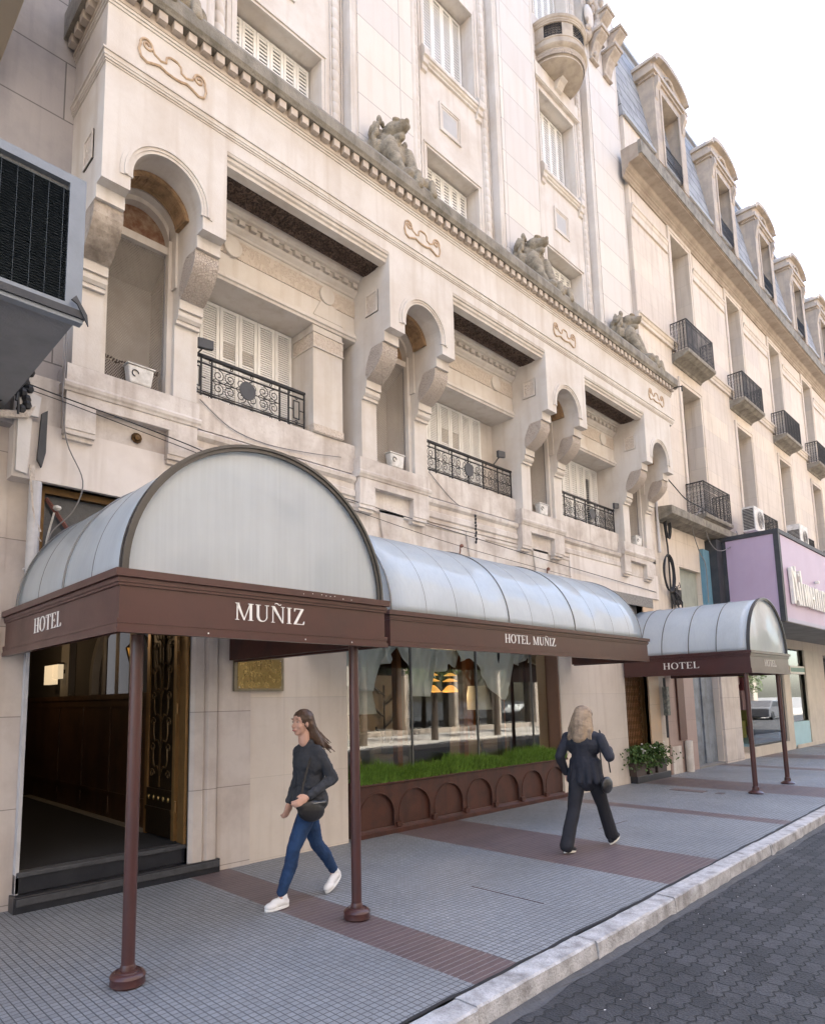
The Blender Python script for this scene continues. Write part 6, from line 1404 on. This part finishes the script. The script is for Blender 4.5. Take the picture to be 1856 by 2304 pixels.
def face_parts(root, c, f, s=1.0):
    f = Vector(f).normalized(); l = Vector((-f.y, f.x, 0)); z = Vector((0, 0, 1)); c = Vector(c); rot = Matrix((f, l, z)).transposed()
    P = lambda a, b_, d: c+f*a*s+l*b_*s+z*d*s
    for q in (-1, 1):
        m = MB(); ell(m, P(.0745, q*.031, .010), (.009*s, .012*s, .006*s), rot, 12); m.build('eye', eye_m, root, smooth=True)
        m = MB(); ell(m, P(.084, q*.032, .012), (.0035*s, .006*s, .006*s), rot, 10); m.build('iris', wood_dark, root, smooth=True)
        m = MB(); ell(m, P(.088, q*.033, .040), (.008*s, .020*s, .0035*s), rot, 10); m.build('eyebrow', hair_brown, root, smooth=True)
    m = MB(); ell(m, P(.095, 0, -.066), (.011*s, .022*s, .0085*s), rot, 12); m.build('lips', mat("lips%d" % int(c.x*10), (.42, .16, .13), .45, coord='obj'), root, smooth=True)
def hand(mb, w_, d, palm_n, side):
    """w_: wrist, d: pointing direction, palm_n: palm normal, side: thumb side sign along d x palm_n"""
    w_ = Vector(w_); d = Vector(d).normalized(); n_ = Vector(palm_n).normalized(); t = d.cross(n_).normalized()*side; n_ = t.cross(d)*side
    ctr = w_+d*.045; rot = Matrix((d, t, n_)).transposed(); ell(mb, ctr, (.052, .036, .016), rot, 14)
    for i, (off, L_) in enumerate(((.027, .062), (.009, .072), (-.009, .066), (-.026, .052))):
        b0 = w_+d*.080+t*off; k1 = b0+d*L_*.5+n_*(-.006+.0); k2 = k1+d*L_*.32-n_*.022; k3 = k2+d*L_*.14-n_*.022
        chain(mb, [b0, k1, k2, k3], [.0098, .0092, .0086, .0078], 8)
    th = w_+d*.025+t*.030; chain(mb, [th, th+d*.03+t*.018-n_*.008, th+d*.056+t*.014-n_*.022], [.0125, .011, .009], 8)
def shoe(root, heel, toe, name, m, sole_m, ht=.085, lift=0.):
    heel = Vector(heel); toe = Vector(toe); d = (toe-heel); L_ = d.length; f = d.normalized(); l = Vector((-f.y, f.x, 0)).normalized(); n_ = f.cross(l); n_ = n_ if n_.z > 0 else -n_
    rot = Matrix((f, l, n_)).transposed(); P = lambda a, b_, c_: heel+f*a+l*b_+n_*c_
    mb = MB(); ell(mb, P(.05, 0, .045), (.055, .037, .045), rot); ell(mb, P(L_-.065, 0, .034), (.068, .045, .034), rot); cap(mb, P(.06, 0, .055), P(L_-.09, 0, .042), .040, .036); cap(mb, P(.045, 0, .06), P(.05, 0, ht+.012), .036, .037)
    ell(mb, P(.12, 0, .062), (.06, .028, .030), rot)
    o = skinned(mb, name, m, root, .006, 3)
    sm = MB(); n = 20; pts = []
    for i in range(n):
        a = 2*math.pi*i/n; x = L_/2+L_/2*math.cos(a)*1.02; y = (.037+.010*(x/L_))*math.sin(a); pts.append((x, y))
    vs = [P(x, y, 0) for x, y in pts]+[P(x, y, .022) for x, y in pts]; sm.add(vs, [tuple(range(n))[::-1], tuple(range(n, 2*n))]+[(i, (i+1) % n, n+(i+1) % n, n+i) for i in range(n)]); sm.build('sole', sole_m, o, bevel=.003)
    lc = MB()
    for i in range(4): lc.tube([P(.095+i*.022, -.024, .085-i*.009), P(.098+i*.022, 0, .096-i*.009), P(.095+i*.022, .024, .085-i*.009)], .003, 5)
    lc.build('laces', letter_white if m is shoe_w else blackcloth, o)
    return o

# woman 1: walks towards -x, near side is her left
W1 = thing('person', 'woman in charcoal jumper and blue jeans striding between the canopy poles', 'person', loc=(0, 0, 0))
yn, yf_ = -1.68, -1.50
hip = Vector((3.86, -1.59, .90)); chest = Vector((3.87, -1.59, 1.22)); neck = Vector((3.84, -1.59, 1.42)); hc = Vector((3.775, -1.59, 1.605)); fdir = (-1, -.10, 0)
B = MB(); head(B, hc, fdir, 1.0)
chain(B, [(3.86, -1.59, .95), (3.875, -1.59, 1.08), (3.87, -1.59, 1.24), (3.85, -1.59, 1.36)], [.09, .08, .09, .06]); cap(B, (3.86, -1.50, 1.345), (3.85, -1.67, 1.345), .05, .05)
kF, aF = Vector((3.63, -1.66, .50)), Vector((3.53, -1.62, .13)); kB, aB = Vector((3.99, -1.53, .47)), Vector((4.20, -1.52, .19))
for h_, k_, a_ in (((3.84, -1.66, .88), kF, aF), ((3.88, -1.52, .88), kB, aB)): chain(B, [h_, k_, a_, a_+Vector((0, 0, -.05))], [.06, .036, .028, .032])
el, wr = Vector((4.00, -1.77, 1.09)), Vector((3.68, -1.80, .955)); er, wrr = Vector((3.88, -1.39, 1.09)), Vector((3.78, -1.385, .86))
chain(B, [(3.86, -1.72, 1.33), el, wr], [.048, .038, .026]); hand(B, wr, Vector((-1, -.05, -.38)), (0.15, -1, .2), 1)
chain(B, [(3.85, -1.46, 1.33), er, wrr], [.048, .038, .026]); hand(B, wrr, Vector((-.3, 0, -1)), (0, -1, 0), -1)
body = skinned(B, 'body', skin, W1, .0062, 3); face_parts(body, hc, fdir)
c = MB(); chain(c, [(3.87, -1.59, .90), (3.885, -1.59, 1.03), (3.875, -1.59, 1.22), (3.855, -1.59, 1.36)], [.145, .122, .132, .08]); ell(c, (3.86, -1.59, 1.24), (.125, .175, .16)); ell(c, (3.79, -1.545, 1.215), (.06, .07, .06)); ell(c, (3.79, -1.635, 1.215), (.06, .07, .06)); ell(c, (3.87, -1.59, 1.04), (.112, .150, .16)); cap(c, (3.862, -1.47, 1.350), (3.862, -1.71, 1.350), .056, .056); chain(c, [(3.86, -1.59, 1.35), (3.848, -1.59, 1.405)], [.085, .068]); cap(c, (3.87, -1.53, .90), (3.87, -1.65, .90), .135, .135)
chain(c, [(3.86, -1.73, 1.33), el, wr+Vector((.02, 0, .01))], [.062, .052, .038]); chain(c, [(3.85, -1.45, 1.33), er, wrr+Vector((0, 0, .02))], [.062, .052, .038])
for t in range(9): ell(c, (3.76+.02*(t % 3), -1.70+.02*t, .98+.035*(t % 4)), (.02, .03, .012), n=8)
skinned(c, 'jumper', sweater, W1, .007, 2, (.055, .022))
c = MB(); ell(c, (3.87, -1.59, .90), (.135, .155, .12))
for h_, k_, a_ in (((3.84, -1.665, .87), kF, aF), ((3.89, -1.515, .87), kB, aB)):
    h_ = Vector(h_); mid = h_.lerp(k_, .45)+Vector((-.01, 0, 0)); cal = k_.lerp(a_, .35)+Vector((.018, 0, 0)); chain(c, [h_, mid, k_, cal, a_+Vector((0, 0, .01))], [.098, .084, .064, .062, .046])
skinned(c, 'jeans', jeans, W1, .007, 2, (.05, .014))
hb = MB(); ell(hb, hc+Vector((.025, 0, .035)), (.108, .088, .098)); ell(hb, hc+Vector((.06, 0, -.01)), (.07, .082, .085)); chain(hb, [hc+Vector((.075, .0, .0)), hc+Vector((.11, -.02, -.10)), hc+Vector((.17, -.04, -.19)), hc+Vector((.30, -.06, -.245))], [.07, .056, .045, .012]); chain(hb, [hc+Vector((.085, .03, .0)), hc+Vector((.12, .03, -.12)), hc+Vector((.16, .04, -.22)), hc+Vector((.22, .05, -.27))], [.06, .05, .04, .012])
rng = random.Random(12)
for i in range(26):
    a0 = hc+Vector((.07+rng.uniform(-.03, .04), rng.uniform(-.06, .06), rng.uniform(-.02, .07))); e = hc+Vector((.17+rng.uniform(0, .17), rng.uniform(-.10, .07), -.20-rng.uniform(0, .10)))
    chain(hb, [a0, a0.lerp(e, .5)+Vector((.02, 0, -.03)), e], [.016, .013, .005], 7)
skinned(hb, 'hair', hair_brown, W1, .0055, 1, (.03, .008))
shoe(W1, (3.60, -1.63, .012), (3.37, -1.60, .0), 'shoe', shoe_w, letter_white); shoe(W1, (4.30, -1.51, .125), (4.08, -1.56, .004), 'shoe', shoe_w, letter_white)
BG = thing('shoulder_bag', 'black half-moon shoulder bag carried at the hip of the woman in blue jeans', 'bag')
c = MB(); rot = Matrix.Rotation(R(10), 3, 'Y'); ell(c, (3.74, -1.775, .83), (.155, .05, .10), rot); cap(c, (3.61, -1.775, .88), (3.88, -1.775, .88), .035, .035); skinned(c, 'bag_body', leather, BG, .007, 2)
c = MB(); c.tube([(3.61, -1.79, .90), (3.66, -1.76, 1.05), (3.76, -1.72, 1.25), (3.86, -1.66, 1.40), (3.92, -1.56, 1.405), (3.96, -1.48, 1.25), (3.95, -1.55, 1.05), (3.89, -1.72, .92)], .010, 6); c.build('strap', leather, BG)
c = MB(); c.box(3.72, 3.86, -1.832, -1.824, .895, .902); c.build('zip', chrome, BG)

# woman 2: seen from behind
W2 = thing('person', 'woman with long ash blond hair seen from behind in dark jacket and flared black trousers', 'person')
f2 = Vector((1, .06, 0)).normalized(); l2 = Vector((-f2.y, f2.x, 0)); o2 = Vector((7.40, -2.42, 0)); Zv = Vector((0, 0, 1))
def Q(a, b_, z): return o2+f2*a+l2*b_+Zv*z
hc2 = Q(.03, 0, 1.565)
fh = Vector((.98, .2, 0)).normalized()
B = MB(); head(B, hc2, fh, 1.0); chain(B, [Q(0, 0, .92), Q(0, 0, 1.06), Q(.01, 0, 1.22), Q(.0, 0, 1.34)], [.10, .09, .10, .07]); cap(B, Q(0, -.14, 1.33), Q(0, .14, 1.33), .055, .055)
LH, LK, LA = Q(-.02, .085, .87), Vector((7.21, -2.35, .47)), Vector((7.00, -2.36, .12)); RH, RK, RA = Q(.02, -.085, .87), Vector((7.63, -2.50, .48)), Vector((7.80, -2.50, .12))
for a, b_, c_ in ((LH, LK, LA), (RH, RK, RA)): chain(B, [a, b_, c_], [.065, .04, .03])
RE, RW = Q(-.03, -.33, 1.09), Q(.20, -.22, 1.16); LE, LW = Q(-.10, .28, 1.08), Q(.03, .27, .88)
chain(B, [Q(0, -.20, 1.31), RE, RW], [.05, .04, .027]); hand(B, RW, f2*.6+l2*.5+Vector((0, 0, .4)), Zv, 1); chain(B, [Q(0, .20, 1.31), LE, LW], [.05, .04, .027]); hand(B, LW, f2*.3-Zv, l2, 1)
body2 = skinned(B, 'body', skin, W2, .0065, 3); face_parts(body2, hc2, fh)
c = MB(); chain(c, [Q(0, 0, .98), Q(0, 0, 1.10), Q(.0, 0, 1.24), Q(-.005, 0, 1.34)], [.160, .150, .165, .10]); cap(c, Q(0, -.09, 1.22), Q(0, .09, 1.22), .13, .13); cap(c, Q(-.01, -.15, 1.325), Q(-.01, .15, 1.325), .070, .070)
for j in range(12): a = j*math.pi/6; cap(c, Q(.09*math.cos(a), .13*math.sin(a), 1.02), Q(.14*math.cos(a), .20*math.sin(a), .80), .06, .035)
cap(c, Q(0, 0, 1.0), Q(0, 0, .82), .15, .15); chain(c, [Q(0, -.21, 1.31), RE, RW], [.066, .058, .045]); chain(c, [Q(0, .21, 1.31), LE, LW], [.066, .056, .045])
skinned(c, 'jacket', jacket, W2, .007, 2, (.14, .022))
c = MB(); ell(c, Q(0, 0, .86), (.13, .15, .12))
for a, b_, c_ in ((LH, LK, LA), (RH, RK, RA)): chain(c, [a, a.lerp(b_, .5), b_, b_.lerp(c_, .5), c_+Vector((0, 0, -.03 if c_ is LA else -.0))], [.108, .092, .074, .076, .080])
skinned(c, 'trousers', blackcloth, W2, .008, 2, (.16, .016))
hb = MB(); ell(hb, hc2-f2*.012+Zv*.025, (.118, .112, .112)); ell(hb, hc2-f2*.0+l2*.06-Zv*.05, (.06, .05, .11)); ell(hb, hc2-l2*.06-Zv*.05, (.06, .05, .11)); chain(hb, [hc2-f2*.05, hc2-f2*.085-Zv*.12, hc2-f2*.11-Zv*.25], [.10, .115, .10]); chain(hb, [hc2-f2*.04+l2*.05, hc2-f2*.07+l2*.10-Zv*.16, hc2-f2*.09+l2*.13-Zv*.27], [.07, .07, .045]); chain(hb, [hc2-f2*.04-l2*.05, hc2-f2*.07-l2*.08-Zv*.16, hc2-f2*.09-l2*.11-Zv*.26], [.07, .07, .04])
rng = random.Random(13)
for i in range(34):
    a = rng.uniform(1.2, 5.1); a0 = hc2+f2*.09*math.cos(a)+l2*.095*math.sin(a)+Zv*rng.uniform(-.02, .08); e = hc2+f2*(-.10+rng.uniform(-.05, .03))+l2*rng.uniform(-.15, .15)-Zv*rng.uniform(.24, .36)
    chain(hb, [a0, a0.lerp(e, .5)-f2*.02, e], [.018, .016, .007], 7)
skinned(hb, 'hair', hair_blond, W2, .006, 1, (.03, .008))
shoe(W2, (6.94, -2.36, .02), (7.17, -2.36, .0), 'shoe', blackcloth, letter_cream); shoe(W2, (7.75, -2.50, .004), (7.96, -2.51, .085), 'shoe', blackcloth, letter_cream)
BG2 = thing('shoulder_bag', 'dark shoulder bag hanging on the far hip of the woman in the dark jacket', 'bag')
c = MB(); rot = Matrix((f2, l2, Zv)).transposed(); ell(c, Q(.03, -.25, .76), (.13, .045, .10), rot); skinned(c, 'bag_body', leather, BG2, .008, 2)
c = MB(); c.tube([Q(.10, -.27, .90), Q(.06, -.26, 1.15), Q(.0, -.21, 1.40), Q(-.08, -.24, 1.15), Q(-.12, -.27, .90)], .009, 6); c.build('strap', leather, BG2)

# ================================================================== OPPOSITE SIDE OF THE STREET (seen in the glass, bounces daylight)
OB = thing('opposite_building', 'sunlit cream apartment block on the other side of the street, mirrored in the windows', 'building')
m = MB(); holes = []
for i in range(24):
    for j in range(5): x = -18+4*i; holes.append((x, x+1.4, 4.4+3.6*j, 6.8+3.6*j))
    holes.append((-19.0+4*i, -15.3+4*i, .25, 3.7))
m.wall(-22, 78, 0, 24, -17.6, -17.1, holes); m.build('facade', mat("opposite_stone", (.42, .36, .30), .85, var=.4, scale=.6), OB)
m = MB(); m.box(-22, 78, -19, -17.9, 0, 24); m.build('dark_interior', black_trim, OB)
m = MB(); m.box(-22, 78, -17.65, -17.55, 0, 24); m.build('opposite_window_pane', glass_dark, OB)
leaf_t = mat("street_tree_leaf", (.10, .15, .035), .55, var=1., scale=2, dark=(.05, .08, .02), bump=0)
bark = mat("bark", (.12, .09, .07), .9, var=.8, scale=9, bump=.6)
def street_tree(x, y, h_, seed, label):
    t = thing('street_tree', label, 'tree', 'street trees on the far pavement'); rng = random.Random(seed)
    m = MB(); m.tube([(x, y, -.1), (x+.05, y, h_*.25), (x-.05, y+.05, h_*.5), (x+.1, y, h_*.75)], [.17, .14, .10, .04], 9)
    for i in range(7): a = rng.uniform(0, 6.28); m.tube([(x, y, h_*.42), (x+.6*math.cos(a), y+.6*math.sin(a), h_*.55), (x+1.3*math.cos(a), y+1.3*math.sin(a), h_*.7)], [.07, .05, .02], 6)
    m.build('trunk', bark, t); m = MB(); cl = [(rng.gauss(0, .95), rng.gauss(0, .95), rng.gauss(0, .8), rng.uniform(.5, .9)) for _ in range(20)]
    for i in range(3600):
        cx, cy, cz, cr = cl[rng.randrange(20)]; d = Vector((rng.gauss(0, 1), rng.gauss(0, 1), rng.gauss(0, 1))).normalized()*cr*rng.random()**.4
        c_ = Vector((x+cx, y+cy, h_*.68+cz))+d; u = Vector((rng.gauss(0, 1), rng.gauss(0, 1), rng.gauss(0, 1))).normalized(); v_ = u.orthogonal().normalized(); s_ = rng.uniform(.05, .11)
        m.add([c_-u*s_, c_+v_*s_*.6, c_+u*s_, c_-v_*s_*.6], [(0, 1, 2, 3)])
    m.build('crown', leaf_t, t)
for i, (x, y) in enumerate([(4, -13), (12, -13.2), (18, -12.9), (22.5, -13.1), (27, -13), (31.5, -13), (37, -12.8), (43, -13), (51, -13), (60, -12.9)]):
    street_tree(x, y, 6.2+.5*(i % 3), 60+i, ['leafy street tree across the road opposite the hotel entrance', 'leafy street tree across the road opposite the near end of the planter', 'leafy street tree across the road opposite the lounge window', 'leafy street tree across the road opposite the mansard building door', 'leafy street tree across the road opposite the near end of the lilac sign', 'leafy street tree across the road opposite the middle of the lilac sign', 'leafy street tree across the road opposite the far end of the lilac sign', 'leafy street tree far down the opposite pavement, before the last two', 'leafy street tree second from the far end of the opposite pavement', 'farthest leafy street tree across the road'][i])
def parked_car(x, y, col, label):
    t = thing('parked_car', label, 'car', 'cars parked on the far side')
    m = MB(); m.prism([(x, .05), (x+4.2, .05), (x+4.25, .45), (x+4.1, .72), (x+3.2, .80), (x+2.7, 1.25), (x+1.1, 1.28), (x+.5, .82), (x+.02, .7)], y, y+1.7, 'y'); m.build('body', mat("car_paint_%d" % int(x), col, .3, var=.05, bump=0), t, bevel=.06)
    m = MB()
    m.prism([(x+.7, .84), (x+3.05, .84), (x+2.62, 1.2), (x+1.15, 1.22)], y+1.695, y+1.71, 'y'); m.build('side_window', black_trim, t)
    for wx in (x+.8, x+3.4):
        m = MB(); m.lathe([(.0, 0), (.31, 0), (.33, .03), (.33, .19), (.31, .22), (0, .22)], (0, 0, 0), 20); m.v = [(wx+v[0], y+1.53+v[2], .17+v[1]) for v in m.v]; m.build('wheel', rubber, t)
parked_car(44.5, -11.1, (.6, .6, .6), 'white car parked across the road, mirrored in the shop glass'); parked_car(55, -11.1, (.10, .10, .11), 'dark grey car parked across the road, mirrored in the shop glass')
